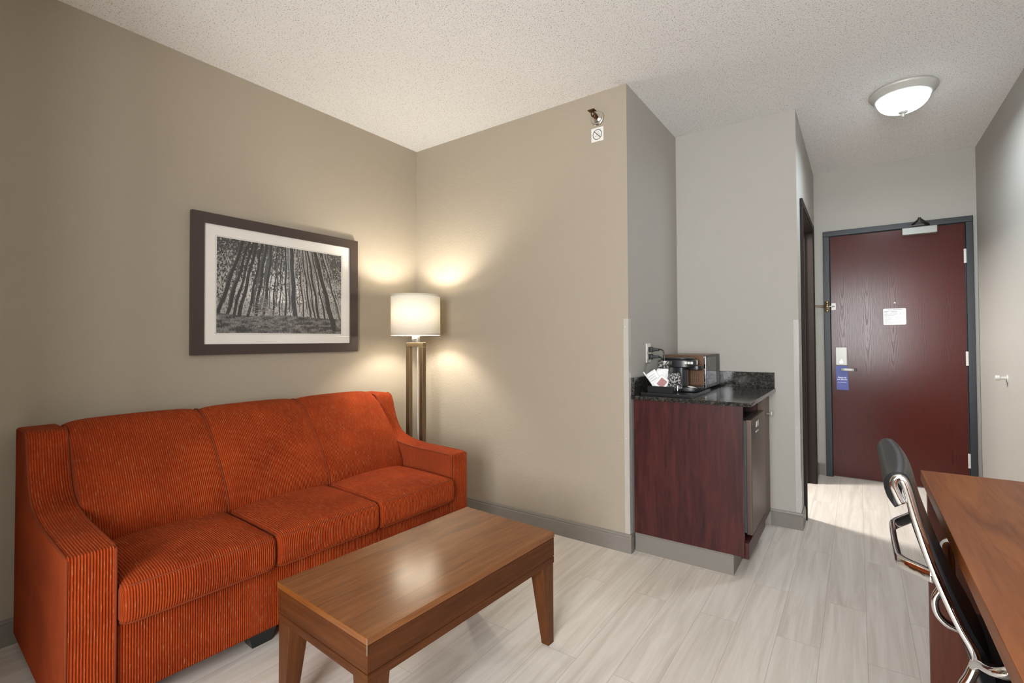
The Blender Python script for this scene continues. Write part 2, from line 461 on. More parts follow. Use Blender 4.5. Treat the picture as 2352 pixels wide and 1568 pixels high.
# hall side wall with the bathroom doorway (opening y 3.52..4.39, top 2.03)
DY0, DY1, DZ = 3.52, 4.39, 2.03
bm = B()
bx(bm, XH - 0.11, XH, YN + 0.10, DY0, 0, H)
bx(bm, XH - 0.11, XH, DY1, YH, 0, H)
bx(bm, XH - 0.11, XH, DY0, DY1, DZ, H)
struct('wall_hall', bm, M_WALLN)
struct('wall_end', box(XH - 0.11, XR + T, YH, YH + T, 0, H), M_WALLN)
struct('wall_right', box(XR, XR + T, YF, YH, 0, H), M_WALLN)
# wall behind the camera with a window
WX0, WX1, WZ0, WZ1 = 2.20, 3.42, 0.60, 2.20
bm = B()
bx(bm, -T, WX0, YF - T, YF, 0, H); bx(bm, WX1, XR + T, YF - T, YF, 0, H)
bx(bm, WX0, WX1, YF - T, YF, 0, WZ0); bx(bm, WX0, WX1, YF - T, YF, WZ1, H)
struct('wall_front', bm, M_WALL)
struct('wall_light_blocker', box(0, 1.42, -0.52, -0.42, 0, H), M_WALL)   # unseen half wall, added to keep window light off the left wall
bm = B()
for a in ((WX0, WX0 + 0.05, WZ0, WZ1), (WX1 - 0.05, WX1, WZ0, WZ1), (WX0, WX1, WZ0, WZ0 + 0.05), (WX0, WX1, WZ1 - 0.05, WZ1),
          ((WX0 + WX1) / 2 - 0.025, (WX0 + WX1) / 2 + 0.025, WZ0, WZ1)):
    bx(bm, a[0], a[1], YF - 0.09, YF - 0.04, a[2], a[3])
w1 = struct('window_1', bm, M_FRAME)
obj('window_pane', box(WX0 + 0.02, WX1 - 0.02, YF - 0.068, YF - 0.064, WZ0 + 0.02, WZ1 - 0.02), M_GLASS, w1)
# bathroom shell behind the doorway
bm = B()
bx(bm, 0.9, 1.0, YN + 0.1, YH + T, 0, H); bx(bm, 1.0, XH - 0.11, YH, YH + T, 0, H)
struct('wall_bathroom', bm, M_WALLN)

# baseboards
PROF = [(0, 0), (0.011, 0), (0.011, 0.078), (0.008, 0.083), (0.010, 0.089), (0.006, 0.100), (0, 0.100)]
def base(name, a, b, n):
    """run from a to b (x,y) with outward normal n"""
    bm = B(); a = Vector((*a, 0)); b = Vector((*b, 0)); n = Vector((*n, 0))
    A = [bm.verts.new(a + n * p + Vector((0, 0, z))) for p, z in PROF]
    Bv = [bm.verts.new(b + n * p + Vector((0, 0, z))) for p, z in PROF]
    bm.faces.new(A); bm.faces.new(Bv[::-1])
    for i in range(len(PROF)):
        j = (i + 1) % len(PROF)
        bm.faces.new((A[i], Bv[i], Bv[j], A[j]))
    return struct(name, bm, M_BASE)
base('baseboard_left', (0, YF), (0, YB), (1, 0))
base('baseboard_back', (0.011, YB), (XN + 0.011, YB), (0, -1))
base('baseboard_niche_side', (XN, YB), (XN, 2.455), (1, 0))
base('baseboard_niche', (2.28, YN), (XH + 0.011, YN), (0, -1))
base('baseboard_hall', (XH, YN), (XH, 3.455), (1, 0))
base('baseboard_hall_far', (XH, 4.44), (XH, YH), (1, 0))
base('baseboard_end', (XH + 0.011, YH), (2.505, YH), (0, -1))
base('baseboard_right', (XR, YF), (XR, YH), (-1, 0))

# entry door ------------------------------------------------------
DX0, DX1 = 2.559, 3.434
door = struct('door_1', box(DX0 + 0.003, DX1 - 0.003, YH - 0.012, YH - 0.0005, 0.008, 2.03), M_DOOR)
door['label'] = 'dark red oak entry door at the end of the hall'
bm = B()
FW = 0.047
for a in ((DX0 - FW, DX0, 0, 2.0318), (DX1, DX1 + FW - 0.004, 0, 2.0318), (DX0 - FW, DX1 + FW - 0.004, 2.032, 2.076)):
    bx(bm, a[0], a[1], YH - 0.028, YH - 0.0005, a[2], a[3])
for a in ((DX0, DX0 + 0.006, 0, 2.032), (DX1 - 0.006, DX1, 0, 2.032), (DX0, DX1, 2.026, 2.032)):
    bx(bm, a[0], a[1], YH - 0.020, YH - 0.0005, a[2], a[3])
obj('door_frame', bm, M_FRAME, door, bevel=0.004, label='charcoal painted steel door frame')
for z in (1.778, 1.009, 0.248):
    bm = B(); bx(bm, DX1 - 0.012, DX1 + 0.002, YH - 0.026, YH - 0.010, z - 0.053, z + 0.053)
    for k in range(6): bx(bm, DX1 - 0.014, DX1 + 0.004, YH - 0.027, YH - 0.0255, z - 0.053 + k * 0.0178, z - 0.053 + k * 0.0178 + 0.014)
    obj('hinge', bm, M_NICKELW, door)
o = obj('lock_plate', box(2.592, 2.674, YH - 0.034, YH - 0.012, 0.940, 1.092), M_NICKELW, door, bevel=0.005, label='satin silver electronic lock plate')
bm = B(); lathe(bm, [(0.0, -0.020), (0.013, -0.020), (0.013, 0.0), (0, 0)], (2.633, YH - 0.034, 0.968), 20, 'y'); bx(bm, 2.629, 2.637, YH - 0.060, YH - 0.050, 0.956, 0.990)
obj('thumb_turn', bm, M_NICKEL, o)
bm = B(); lathe(bm, [(0, -0.052), (0.010, -0.052), (0.010, 0), (0, 0)], (2.640, YH - 0.012, 0.906), 18, 'y')
lathe(bm, [(0, -0.008), (0.020, -0.008), (0.022, 0), (0, 0)], (2.640, YH - 0.014, 0.906), 24, 'y')
tube(bm, [(2.632, YH - 0.058, 0.906), (2.66, YH - 0.060, 0.907), (2.70, YH - 0.060, 0.906), (2.722, YH - 0.058, 0.905)], 0.0105, 10, flat=(0.006, 0.011))
hd = obj('door_handle', bm, M_NICKELW, door, smooth=True)
obj('handle_tip', box(2.721, 2.741, YH - 0.066, YH - 0.052, 0.895, 0.915), M_ARM, hd, bevel=0.003)
bm = B(); lathe(bm, [(0, -0.006), (0.006, -0.006), (0.007, 0), (0, 0)], (3.0, YH - 0.0125, 1.447), 20, 'y')
obj('peephole', bm, M_NICKELW, door)
# swing-bar guard at the left frame
bm = B(); bx(bm, DX0 - 0.040, DX0 - 0.006, YH - 0.036, YH - 0.028, 1.395, 1.478)
for z in (1.400, 1.436, 1.473): lathe(bm, [(0, -0.022), (0.010, -0.022), (0.012, 0), (0, 0)], (DX0 - 0.022, YH - 0.034, z), 12, 'y')
tube(bm, [(DX0 - 0.024, YH - 0.045, 1.444), (DX0 - 0.075, YH - 0.085, 1.442), (DX0 - 0.103, YH - 0.105, 1.442), (DX0 - 0.103, YH - 0.108, 1.434), (DX0 - 0.075, YH - 0.088, 1.430), (DX0 - 0.024, YH - 0.045, 1.428)], 0.0032, 8)
lathe(bm, [(0, -0.008), (0.008, 0), (0, 0.008)], (DX0 - 0.104, YH - 0.107, 1.438), 12, 'y')
obj('swing_bar_guard', bm, M_BRASS, door, smooth=True)
bm = B(); bx(bm, DX0 + 0.008, DX0 + 0.040, YH - 0.020, YH - 0.012, 1.407, 1.463)
tube(bm, [(DX0 + 0.030, YH - 0.020, 1.436), (DX0 + 0.014, YH - 0.055, 1.436), (DX0 - 0.010, YH - 0.055, 1.436)], 0.0045, 8)
obj('guard_catch', bm, M_NICKELW, door)
# closer
cl = obj('door_closer', box(3.052, 3.267, YH - 0.066, YH - 0.012, 1.972, 2.027), M_CLOSER, door, bevel=0.004, label='grey closer box at the door top')
bm = B(); ap = Vector((3.152, YH - 0.16, 2.068))
def bar(a, b, w, t):
    tube(bm, [a, b], w, 8, flat=(w, t))
bar((3.118, YH - 0.035, 2.050), ap, 0.008, 0.004); bar((3.215, YH - 0.040, 2.040), ap, 0.012, 0.005)
bar((3.095, YH - 0.034, 2.046), (3.225, YH - 0.034, 2.052), 0.006, 0.010)
lathe(bm, [(0, -0.008), (0.010, -0.008), (0.010, 0.010), (0, 0.010)], ap, 14, 'z')
obj('closer_arm', bm, M_ARM, cl)

# bathroom doorway casing
bm = B()
for a in ((3.470, DY0 - 0.0005, 0, DZ - 0.0003), (DY1 + 0.0005, 4.438, 0, DZ - 0.0003), (3.470, 4.438, DZ, 2.076)):
    bx(bm, XH + 0.0005, XH + 0.017, a[0], a[1], a[2], a[3])
for a in ((DY0, DY0 + 0.012, 0, DZ - 0.0125), (DY1 - 0.012, DY1, 0, DZ - 0.0125), (DY0, DY1, DZ - 0.012, DZ - 0.0005)):
    bx(bm, XH - 0.118, XH + 0.012, a[0], a[1], a[2], a[3])
bx(bm, XH - 0.065, XH - 0.045, DY1 - 0.024, DY1 - 0.012, 0, DZ)
d2 = struct('door_2', bm, M_FRAMEB, bevel=0.002)
d2['label'] = 'dark brown bathroom door frame on the hall side wall'

# ------------------------------------------------------------------ ceiling lamp of the hall
LC = Vector((2.985, 3.40, H))
cl = thing('ceiling_light', 'flush ceiling light with ribbed white glass dome and nickel ring', 'ceiling light', (LC.x, LC.y, LC.z))
bm = B(); lathe(bm, [(0, -0.001), (0.160, -0.001), (0.163, -0.010), (0.158, -0.018), (0.150, -0.021), (0.146, -0.030), (0.140, -0.033), (0.137, -0.041), (0.128, -0.044), (0.124, -0.034), (0, -0.030)], LC, 64)
obj('ceiling_ring', bm, M_NICKELW, cl, smooth=True)
t = NT('lit_ribbed_glass')
em = t.n('Emission', Color=(0.88, 0.95, 1.0, 1)); t.set(em.inputs['Strength'], 0.30)
tl = t.n('BsdfTranslucent', Color=(0.93, 0.96, 1.0, 1)); df = t.n('BsdfDiffuse', Color=(0.86, 0.9, 0.93, 1)); gl = t.n('BsdfGlossy', Roughness=0.12)
m1 = t.n('MixShader', i0=0.55, i1=df.outputs[0], i2=tl.outputs[0]); m2 = t.n('MixShader', i0=0.07, i1=m1.outputs[0], i2=gl.outputs[0])
ad = t.n('AddShader', i0=m2.outputs[0], i1=em.outputs[0])
t.t.links.new(ad.outputs[0], t.out.inputs[0]); M_DOME = t.m; EM_DOME = em
bm = B(); pr = []
for k in range(13):
    a = k / 12 * PI / 2
    pr.append((0.124 * math.cos(a) ** 0.85 + 0.0005, -0.040 - 0.082 * math.sin(a)))
lathe(bm, pr, LC, 112, 'z', 0.018)
obj('glass_dome', bm, M_DOME, cl, smooth=True)
bm = B(); lathe(bm, [(0, -0.116), (0.020, -0.118), (0.024, -0.124), (0.018, -0.130), (0.008, -0.133), (0.010, -0.139), (0.006, -0.144), (0.008, -0.149), (0, -0.155)], LC, 24)
obj('finial', bm, M_NICKELW, cl, smooth=True)

# ------------------------------------------------------------------ floor lamp
FL = Vector((0.322, 2.135, 0))
lamp = thing('floor_lamp', 'lit floor lamp with white drum shade in the corner behind the sofa', 'lamp', FL)
bm = B(); bx(bm, FL.x - 0.125, FL.x + 0.125, FL.y - 0.085, FL.y + 0.085, 0.0, 0.025)
obj('lamp_base', bm, M_LAMPM, lamp, bevel=0.004)
bm = B(); w = 0.0165; hw = 0.081
for sx in (-1, 1):
    bx(bm, FL.x + sx * (hw - w) - w, FL.x + sx * (hw - w) + w, FL.y - 0.014, FL.y + 0.014, 0.025, 1.125)
bx(bm, FL.x - hw, FL.x + hw, FL.y - 0.014, FL.y + 0.014, 1.125, 1.153)
obj('lamp_post', bm, M_LAMPM, lamp, bevel=0.002)
bm = B(); bx(bm, FL.x - 0.026, FL.x + 0.026, FL.y - 0.012, FL.y + 0.012, 1.153, 1.200)
bx(bm, FL.x - 0.016, FL.x + 0.016, FL.y - 0.010, FL.y + 0.010, 1.195, 1.255)
sk = obj('lamp_socket', bm, M_NICKEL, lamp, bevel=0.002)
bm = B(); lathe(bm, [(0, -0.03), (0.006, -0.03), (0.006, 0), (0, 0)], (FL.x + 0.012, FL.y - 0.012, 1.178), 12, 'y')
obj('switch_knob', bm, M_CHROME, sk)
t = NT('lit_linen_shade')
v = t.coord((1, 1, 1)); wv = t.noise(v, 500, 2)
dcol = t.mix(wv, (0.90, 0.86, 0.76, 1), (0.84, 0.79, 0.69, 1))
df = t.n('BsdfDiffuse', Color=dcol); tl = t.n('BsdfTranslucent', Color=dcol)
mx = t.n('MixShader', i0=0.11, i1=df.outputs[0], i2=tl.outputs[0])
t.t.links.new(mx.outputs[0], t.out.inputs[0]); M_SHADE = t.m
SR, SZ0, SZ1 = 0.158, 1.206, 1.460
bm = B(); lathe(bm, [(SR, SZ0), (SR, SZ1), (SR - 0.002, SZ1), (SR - 0.002, SZ0), (SR, SZ0)], (FL.x, FL.y, 0), 64, cap=False)
sh = obj('lamp_shade', bm, M_SHADE, lamp, smooth=False)
for p in sh.data.polygons: p.use_smooth = True
M_TRIMW = plain('shade_trim', (0.62, 0.56, 0.45, 1), 0.7)
for z in (SZ0, SZ1):
    bm = B(); lathe(bm, [(SR + 0.0012, z - 0.006), (SR + 0.0012, z + 0.006), (SR - 0.003, z + 0.006), (SR - 0.003, z - 0.006), (SR + 0.0012, z - 0.006)], (FL.x, FL.y, 0), 64, cap=False)
    obj('shade_rim', bm, M_TRIMW, sh, smooth=False)
# cord behind the posts
bm = B(); tube(bm, smooth_pts([(FL.x + 0.004, FL.y + 0.012, 1.15), (FL.x + 0.004, FL.y + 0.014, 0.6), (FL.x + 0.012, FL.y + 0.02, 0.1), (FL.x + 0.02, FL.y + 0.08, 0.02)], 8), 0.004, 8)
obj('lamp_cord', bm, M_CURTAIN, lamp, smooth=True)

# ------------------------------------------------------------------ picture above the sofa
PY0, PY1, PZ0, PZ1 = 0.978, 1.906, 1.099, 1.819
pic = thing('framed_picture', 'framed black and white forest photograph on the wall above the sofa', 'picture', (0, (PY0 + PY1) / 2, PZ0))
bm = B(); fw = 0.054
bx(bm, 0.001, 0.028, PY0, PY0 + fw, PZ0, PZ1); bx(bm, 0.001, 0.028, PY1 - fw, PY1, PZ0, PZ1)
bx(bm, 0.001, 0.028, PY0 + fw, PY1 - fw, PZ0, PZ0 + fw); bx(bm, 0.001, 0.028, PY0 + fw, PY1 - fw, PZ1 - fw, PZ1)
obj('picture_frame', bm, M_FRAMEP, pic)
AY0, AY1, AZ0, AZ1 = 1.090, 1.794, 1.211, 1.706
bm = B(); m0 = PY0 + fw - 0.003; m1 = PY1 - fw + 0.003; z0 = PZ0 + fw - 0.003; z1 = PZ1 - fw + 0.003
for a in ((m0, AY0, z0, z1), (AY1, m1, z0, z1), (AY0, AY1, z0, AZ0), (AY0, AY1, AZ1, z1)):
    bx(bm, 0.012, 0.018, *a)
obj('mat_board', bm, M_MAT, pic)
bm = B(); g = 0.006
for a in ((AY0 - g, AY0 - g + 0.0015, AZ0 - g, AZ1 + g), (AY1 + g - 0.0015, AY1 + g, AZ0 - g, AZ1 + g), (AY0 - g, AY1 + g, AZ0 - g, AZ0 - g + 0.0015), (AY0 - g, AY1 + g, AZ1 + g - 0.0015, AZ1 + g)):
    bx(bm, 0.0175, 0.0183, *a)
obj('mat_groove', bm, plain('groove', (0.42, 0.38, 0.33, 1), 0.7), pic)
# the print: a pine forest in black and white, painted point by point
NX, NY = 480, 338
rng = np.random.default_rng(7)
def upnoise(nx, ny, cx, cy):
    g = rng.random((cy + 2, cx + 2))
    X = np.linspace(0, cx, nx); Y = np.linspace(0, cy, ny)
    xi = X.astype(int); yi = Y.astype(int); fx = X - xi; fy = (Y - yi)[:, None]
    a = g[np.ix_(yi, xi)] * (1 - fx) + g[np.ix_(yi, xi + 1)] * fx
    b = g[np.ix_(yi + 1, xi)] * (1 - fx) + g[np.ix_(yi + 1, xi + 1)] * fx
    return a * (1 - fy) + b * fy
gx, gz = np.meshgrid(np.linspace(0, 1, NX), np.linspace(0, 1, NY))     # gz: 0 bottom .. 1 top
leaf = upnoise(NX, NY, 150, 70) * 0.45 + upnoise(NX, NY, 400, 230) * 0.55
clump = upnoise(NX, NY, 14, 10)
sky = 0.42 + 0.42 * np.exp(-((gx - 0.52) ** 2) / 0.10) * np.exp(-((gz - 0.45) ** 2) / 0.12)
thr = 0.40 + 0.24 * np.clip((gz - 0.40) / 0.5, 0, 1) + 0.22 * (clump - 0.5)
img = np.where(leaf > thr, sky, 0.045 + 0.05 * leaf)
low = gz < 0.36 + 0.05 * (upnoise(NX, NY, 9, 3) - 0.5)
under = 0.05 + 0.32 * np.clip(leaf - 0.36, 0, 1) + 0.10 * clump
img = np.where(low, np.minimum(img * 0.55 + under * 0.7, 0.5), img)
def trunk(xb, lean, wid, zb, tone=0.035):
    global img
    xc = xb + lean * (gz - zb) + 0.004 * np.sin(gz * 17 + xb * 40)
    ww = wid * (1.15 - 0.45 * gz)
    mask = (np.abs(gx - xc) < ww) & (gz > zb)
    img = np.where(mask, tone + 0.03 * leaf, img)
    edge = (gx - xc > ww) & (gx - xc < ww + 0.004) & (gz > zb) & (xb > 0.5)
    img = np.where(edge, img * 0.4 + 0.35, img)
for i in range(60):
    xb = rng.random(); trunk(xb, (0.50 - xb) * 0.42 + rng.normal() * 0.02, 0.0022 + 0.003 * rng.random(), 0.24 + 0.1 * rng.random(), 0.09)
for xb, wid in ((0.01, .013), (.075, .012), (.115, .010), (.155, .013), (.215, .010), (.27, .012), (.335, .010), (.40, .006), (.455, .005), (.505, .009), (.585, .019), (.66, .006), (.715, .008), (.755, .007), (.79, .011), (.845, .008), (.935, .021), (.99, .009)):
    trunk(xb, (0.50 - xb) * 0.44, wid, 0.20 - 0.16 * (wid > .018) - 0.05 * rng.random())
gnd = gz < 0.20 + 0.03 * (upnoise(NX, NY, 7, 2) - 0.5)
st = upnoise(NX, NY, 26, 60)
gtone = 0.05 + 0.34 * np.clip(st * 0.5 + leaf * 0.6 - 0.42, 0, 1) * 1.6
keep = img < 0.07
img = np.where(gnd & ~(keep & (gx > 0.86)), gtone, img)
# a young fir, left of the middle: fans of pale needle sprays
for k in range(300):
    yy_ = 0.06 + 0.36 * rng.random(); sp_ = (0.44 - yy_) * 0.42 + 0.02
    xx_ = 0.33 + rng.normal() * sp_ * 0.55; sl = -0.35 * np.sign(xx_ - 0.33) + rng.normal() * 0.2; ln = 0.005 + 0.012 * rng.random()
    dx_ = gx - xx_; mk = (np.abs(dx_) < ln) & (np.abs(gz - yy_ - sl * dx_) < 0.0022)
    img = np.where(mk, 0.08 + 0.30 * rng.random(), img)
img = np.clip(img, 0.02, 0.9)
bm = B(); dl = bm.verts.layers.float_color.new('print')
VV = []
for j in range(NY):
    row = []
    for i in range(NX):
        vtx = bm.verts.new((0.0145, AY0 - 0.002 + (AY1 - AY0 + 0.004) * i / (NX - 1), AZ0 - 0.002 + (AZ1 - AZ0 + 0.004) * j / (NY - 1)))
        L = float(img[j, i]); vtx[dl] = (L, L * 0.955, L * 0.90, 1); row.append(vtx)
    VV.append(row)
for j in range(NY - 1):
    for i in range(NX - 1):
        bm.faces.new((VV[j][i], VV[j][i + 1], VV[j + 1][i + 1], VV[j + 1][i]))
t = NT('forest_print'); at = t.n('Attribute', _attribute_name='print')
t.pbr(at.outputs['Color'], 0.6, 0, 0.2)
obj('print', bm, t.m, pic)
obj('picture_glass', box(0.0195, 0.0205, PY0 + fw - 0.003, PY1 - fw + 0.003, PZ0 + fw - 0.003, PZ1 - fw + 0.003), M_GLASS, pic)

# ------------------------------------------------------------------ sofa  (local x = depth from the wall, y = along the wall)
sofa = thing('sofa', 'rust orange corduroy three cushion sofa against the left wall', 'sofa', (0.03, 0.40, 0), math.radians(-2.0))
LEN, AW, DF = 1.575, 0.112, 0.862
arm_top = smooth_pts([(0.862, 0.556), (0.70, 0.560), (0.55, 0.563), (0.45, 0.572), (0.365, 0.590), (0.305, 0.620), (0.262, 0.675), (0.232, 0.745), (0.212, 0.805), (0.190, 0.831), (0.16, 0.838)], 5) if False else \
    [Vector((p.x, p.y)) for p in smooth_pts([(0.862, 0.556, 0), (0.70, 0.560, 0), (0.55, 0.563, 0), (0.45, 0.572, 0), (0.365, 0.590, 0), (0.305, 0.622, 0), (0.262, 0.680, 0), (0.236, 0.745, 0), (0.218, 0.800, 0), (0.198, 0.830, 0), (0.165, 0.839, 0)], 5)]
for y0 in (0.0, LEN - AW):
    poly = [(0.0, 0.045), (DF, 0.045)] + [(p.x, p.y) for p in arm_top] + [(0.0, 0.838)]
    bm = B(); prism(bm, poly, y0, y0 + AW, 'y')
    a = obj('armrest', bm, M_CORD, sofa, local=True, bevel=0.010, seg=3, angle=50)
    bm = B()
    for yy in (y0 + 0.003, y0 + AW - 0.003):
        path = [(DF - 0.002, yy, 0.06), (DF - 0.002, yy, 0.30), (DF - 0.002, yy, 0.548)] + [(p.x - 0.004, yy, p.y - 0.002) for p in arm_top[1:]]
        tube(bm, path, 0.0042, 6)
    obj('welt', bm, M_WELT, a, local=True, smooth=True)
# base rail and back frame
bm = B(); bx(bm, 0.02, DF - 0.012, AW, LEN - AW, 0.085, 0.318)
obj('front_rail', bm, M_CORD, sofa, local=True, bevel=0.012, seg=3)
bm = B(); bx(bm, 0.0, 0.10, AW, LEN - AW, 0.085, 0.80)
obj('back_frame', bm, M_CORD, sofa, local=True, bevel=0.01)
# back cushions
cuts = [AW + 0.001, 0.560, 1.012, LEN - AW - 0.001]
prof = smooth_pts([(0.46, 0.40, 0), (0.475, 0.46, 0), (0.45, 0.53, 0), (0.395, 0.62, 0), (0.325, 0.71, 0), (0.255, 0.785, 0), (0.195, 0.833, 0), (0.135, 0.855, 0), (0.075, 0.850, 0), (0.03, 0.82, 0)], 5)
for k in range(3):
    u0, u1 = cuts[k], cuts[k + 1]; n = 26; bm = B(); rows = []
    for i in range(n + 1):
        s = 0.5 - 0.5 * math.cos(PI * i / n); e = 1 - abs(2 * s - 1) ** 9
        row = []
        for q, p in enumerate(prof):
            f = q / (len(prof) - 1)
            dp = prof[min(q + 1, len(prof) - 1)] - prof[max(q - 1, 0)]
            nn = Vector((dp.y, -dp.x)).normalized()
            amt = -0.013 * (1 - e) + 0.010 * (1 - (2 * s - 1) ** 2) * math.sin(PI * f)
            row.append(bm.verts.new((p.x + nn.x * amt, u0 + (u1 - u0) * s, p.y + nn.y * amt)))
        row.append(bm.verts.new((0.03, u0 + (u1 - u0) * s, 0.40)))
        rows.append(row)
    for a, b in zip(rows, rows[1:]):
        m = len(a)
        for q in range(m): bm.faces.new((a[q], a[(q + 1) % m], b[(q + 1) % m], b[q]))
    bm.faces.new(rows[0]); bm.faces.new(rows[-1][::-1])
    bc = obj('back_cushion', bm, M_CORD, sofa, local=True, smooth=True)
    if k < 2:
        bm = B(); tube(bm, [(p.x - 0.009, u1, p.y - 0.007) for p in prof[:-6]], 0.0035, 6)
        obj('welt', bm, M_WELT, bc, local=True, smooth=True)
# seat cushions
sc = [(AW + 0.003, 0.560), (0.562, 1.004), (1.006, LEN - AW - 0.003)]
for k, (u0, u1) in enumerate(sc):
    hx, hy, hz, r = 0.2825, (u1 - u0) / 2, 0.060, 0.022
    def crown(p, hx=hx, hy=hy, hz=hz):
        a, b = p.x / hx, p.y / hy
        e = max(0, 1 - a * a) ** 0.5 * max(0, 1 - b * b) ** 0.5
        if p.z > 0: p.z += 0.030 * e * (p.z / hz)
        p.x += 0.010 * max(0, 1 - (p.z / hz) ** 2) * max(0, a) ** 3
        return p
    bm = B(); c = (0.607, (u0 + u1) / 2, 0.378); rbox(bm, c, (hx, hy, hz), r, 22, crown)
    ct = obj('seat_cushion', bm, M_CORD, sofa, local=True, smooth=True)
    bm = B()
    for zz in (1, -1):
        path = []; ix, iy = hx - 0.006, hy - 0.006; rr = 0.028
        for cx, cy, a0 in ((ix - rr, iy - rr, 0), (-ix + rr, iy - rr, 90), (-ix + rr, -iy + rr, 180), (ix - rr, -iy + rr, 270)):
            for q in range(5):
                a = math.radians(a0 + q * 22.5); path.append((c[0] + cx + rr * math.cos(a), c[1] + cy + rr * math.sin(a), c[2] + zz * (hz - 0.005)))
        tube(bm, path, 0.0042, 6, closed=True)
    obj('welt', bm, M_WELT, ct, local=True, smooth=True)
for x in (0.10, DF - 0.12):
    for y in (0.56, 1.02):
        bm = B(); frustum(bm, (x - 0.03, x + 0.03, y - 0.035, y + 0.035), (x - 0.045, x + 0.045, y - 0.06, y + 0.06), 0.0, 0.088)
        obj('foot', bm, M_BLACK, sofa, local=True)
    for y in (0.056, LEN - 0.056):
        obj('foot', box(x - 0.03, x + 0.03, y - 0.03, y + 0.03, 0.0, 0.047), M_BLACK, sofa, local=True)

# ------------------------------------------------------------------ coffee table (local x = short side, y = long side)
tb = thing('coffee_table', 'brown wooden coffee table with tapered legs in front of the sofa', 'table', (1.499, 1.167, 0), math.radians(-2.9))
hx, hy = 0.2395, 0.4065
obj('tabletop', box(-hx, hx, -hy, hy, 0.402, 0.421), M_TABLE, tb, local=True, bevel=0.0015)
bm = B()
bx(bm, -hx + 0.002, hx - 0.002, -hy + 0.002, hy - 0.002, 0.330, 0.400)
bx(bm, -hx + 0.005, hx - 0.005, -hy + 0.005, hy - 0.005, 0.398, 0.403)
bx(bm, -hx + 0.004, hx - 0.004, -hy + 0.004, hy - 0.004, 0.326, 0.331)
bx(bm, -hx + 0.002, hx - 0.002, -hy + 0.002, hy - 0.002, 0.304, 0.327)
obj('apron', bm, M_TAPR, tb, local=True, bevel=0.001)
for sx in (-1, 1):
    for sy in (-1, 1):
        bm = B(); ox, oy = sx * (hx - 0.004), sy * (hy - 0.004); w0, w1 = 0.034, 0.066
        xs = sorted((ox, ox - sx * w0)); ys = sorted((oy, oy - sy * w0)); xt = sorted((ox, ox - sx * w1)); yt = sorted((oy, oy - sy * w1))
        frustum(bm, (*xs, *ys), (*xt, *yt), 0.0, 0.305)
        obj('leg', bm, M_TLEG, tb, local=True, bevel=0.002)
bm = B()
bx(bm, hx - 0.002, hx + 0.0004, -hy - 0.0004, -hy + 0.0012, 0.378, 0.4208)
obj('worn_corner', bm, plain('bare_scuffed_wood', (0.22, 0.14, 0.09, 1), 0.6), tb, local=True)

# ------------------------------------------------------------------ desk
DXE, DYE, DZT = 2.905, 1.885, 0.752
dk = thing('desk', 'long reddish wooden desk along the right wall behind the chair', 'desk', (3.2, 1.1, 0))
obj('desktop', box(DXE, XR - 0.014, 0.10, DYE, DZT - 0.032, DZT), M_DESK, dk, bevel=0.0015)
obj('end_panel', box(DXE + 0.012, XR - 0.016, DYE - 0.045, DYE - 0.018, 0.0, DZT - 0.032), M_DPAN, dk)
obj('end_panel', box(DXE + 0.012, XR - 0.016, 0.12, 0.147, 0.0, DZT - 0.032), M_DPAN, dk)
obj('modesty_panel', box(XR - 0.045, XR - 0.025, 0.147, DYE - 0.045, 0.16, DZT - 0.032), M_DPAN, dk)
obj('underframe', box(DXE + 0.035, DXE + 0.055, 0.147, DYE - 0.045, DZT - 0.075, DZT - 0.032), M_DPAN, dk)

# ------------------------------------------------------------------ desk chair
ch = thing('desk_chair', 'black leather desk chair with chrome frame pushed under the desk', 'chair', (3.08, 1.41, 0))
YA, YZ = 1.215, 1.600      # near and far side rails
rail = [(2.806, 0.838), (2.803, 0.858), (2.812, 0.876), (2.824, 0.868), (2.842, 0.790), (2.868, 0.700), (2.900, 0.615), (2.921, 0.572), (2.927, 0.548), (2.918, 0.515), (2.905, 0.480), (2.915, 0.440), (2.96, 0.420), (3.10, 0.425), (3.28, 0.445)]
curl = [(2.8175, 0.826), (2.809, 0.846), (2.804, 0.864), (2.811, 0.8775)]
for y in (YA, YZ):
    bm = B()
    p3 = smooth_pts([(x, y, z) for x, z in curl + rail[3:]], 5)
    tube(bm, p3, 0.010, 10, flat=(0.008, 0.011), up=(0, 1, 0))
    obj('side_rail', bm, M_CHROME, ch, smooth=True)
# sling back, wrapping over the top
outer = [(2.806, 0.816), (2.793, 0.838), (2.788, 0.864), (2.796, 0.882), (2.812, 0.889), (2.831, 0.876), (2.850, 0.800), (2.882, 0.700), (2.918, 0.610), (2.946, 0.550), (2.955, 0.500), (2.950, 0.462)]
inner = [(2.940, 0.455), (2.935, 0.500), (2.915, 0.560), (2.890, 0.620), (2.858, 0.705), (2.832, 0.790), (2.822, 0.845), (2.810, 0.868), (2.803, 0.858), (2.808, 0.838), (2.815, 0.822)]
oc = [p for p in smooth_pts([(x, 0, z) for x, z in outer], 5)]; ic = [p for p in smooth_pts([(x, 0, z) for x, z in inner], 5)]
loop = oc + ic
bm = B(); rows = []; n = 16
cen = Vector((2.86, 0, 0.7))
for i in range(n + 1):
    s = 0.5 - 0.5 * math.cos(PI * i / n); y = YA - 0.004 + (YZ - YA + 0.008) * s
    sag = 0.012 * (1 - (2 * s - 1) ** 2)
    rows.append([bm.verts.new((p.x + sag * (0.0 if q < len(oc) * 0.3 else 1.0), y, p.z)) for q, p in enumerate(loop)])
for a, b in zip(rows, rows[1:]):
    m = len(a)
    for q in range(m): bm.faces.new((a[q], a[(q + 1) % m], b[(q + 1) % m], b[q]))
bm.faces.new(rows[0]); bm.faces.new(rows[-1][::-1])
obj('backrest', bm, M_LEATHER, ch, smooth=True)
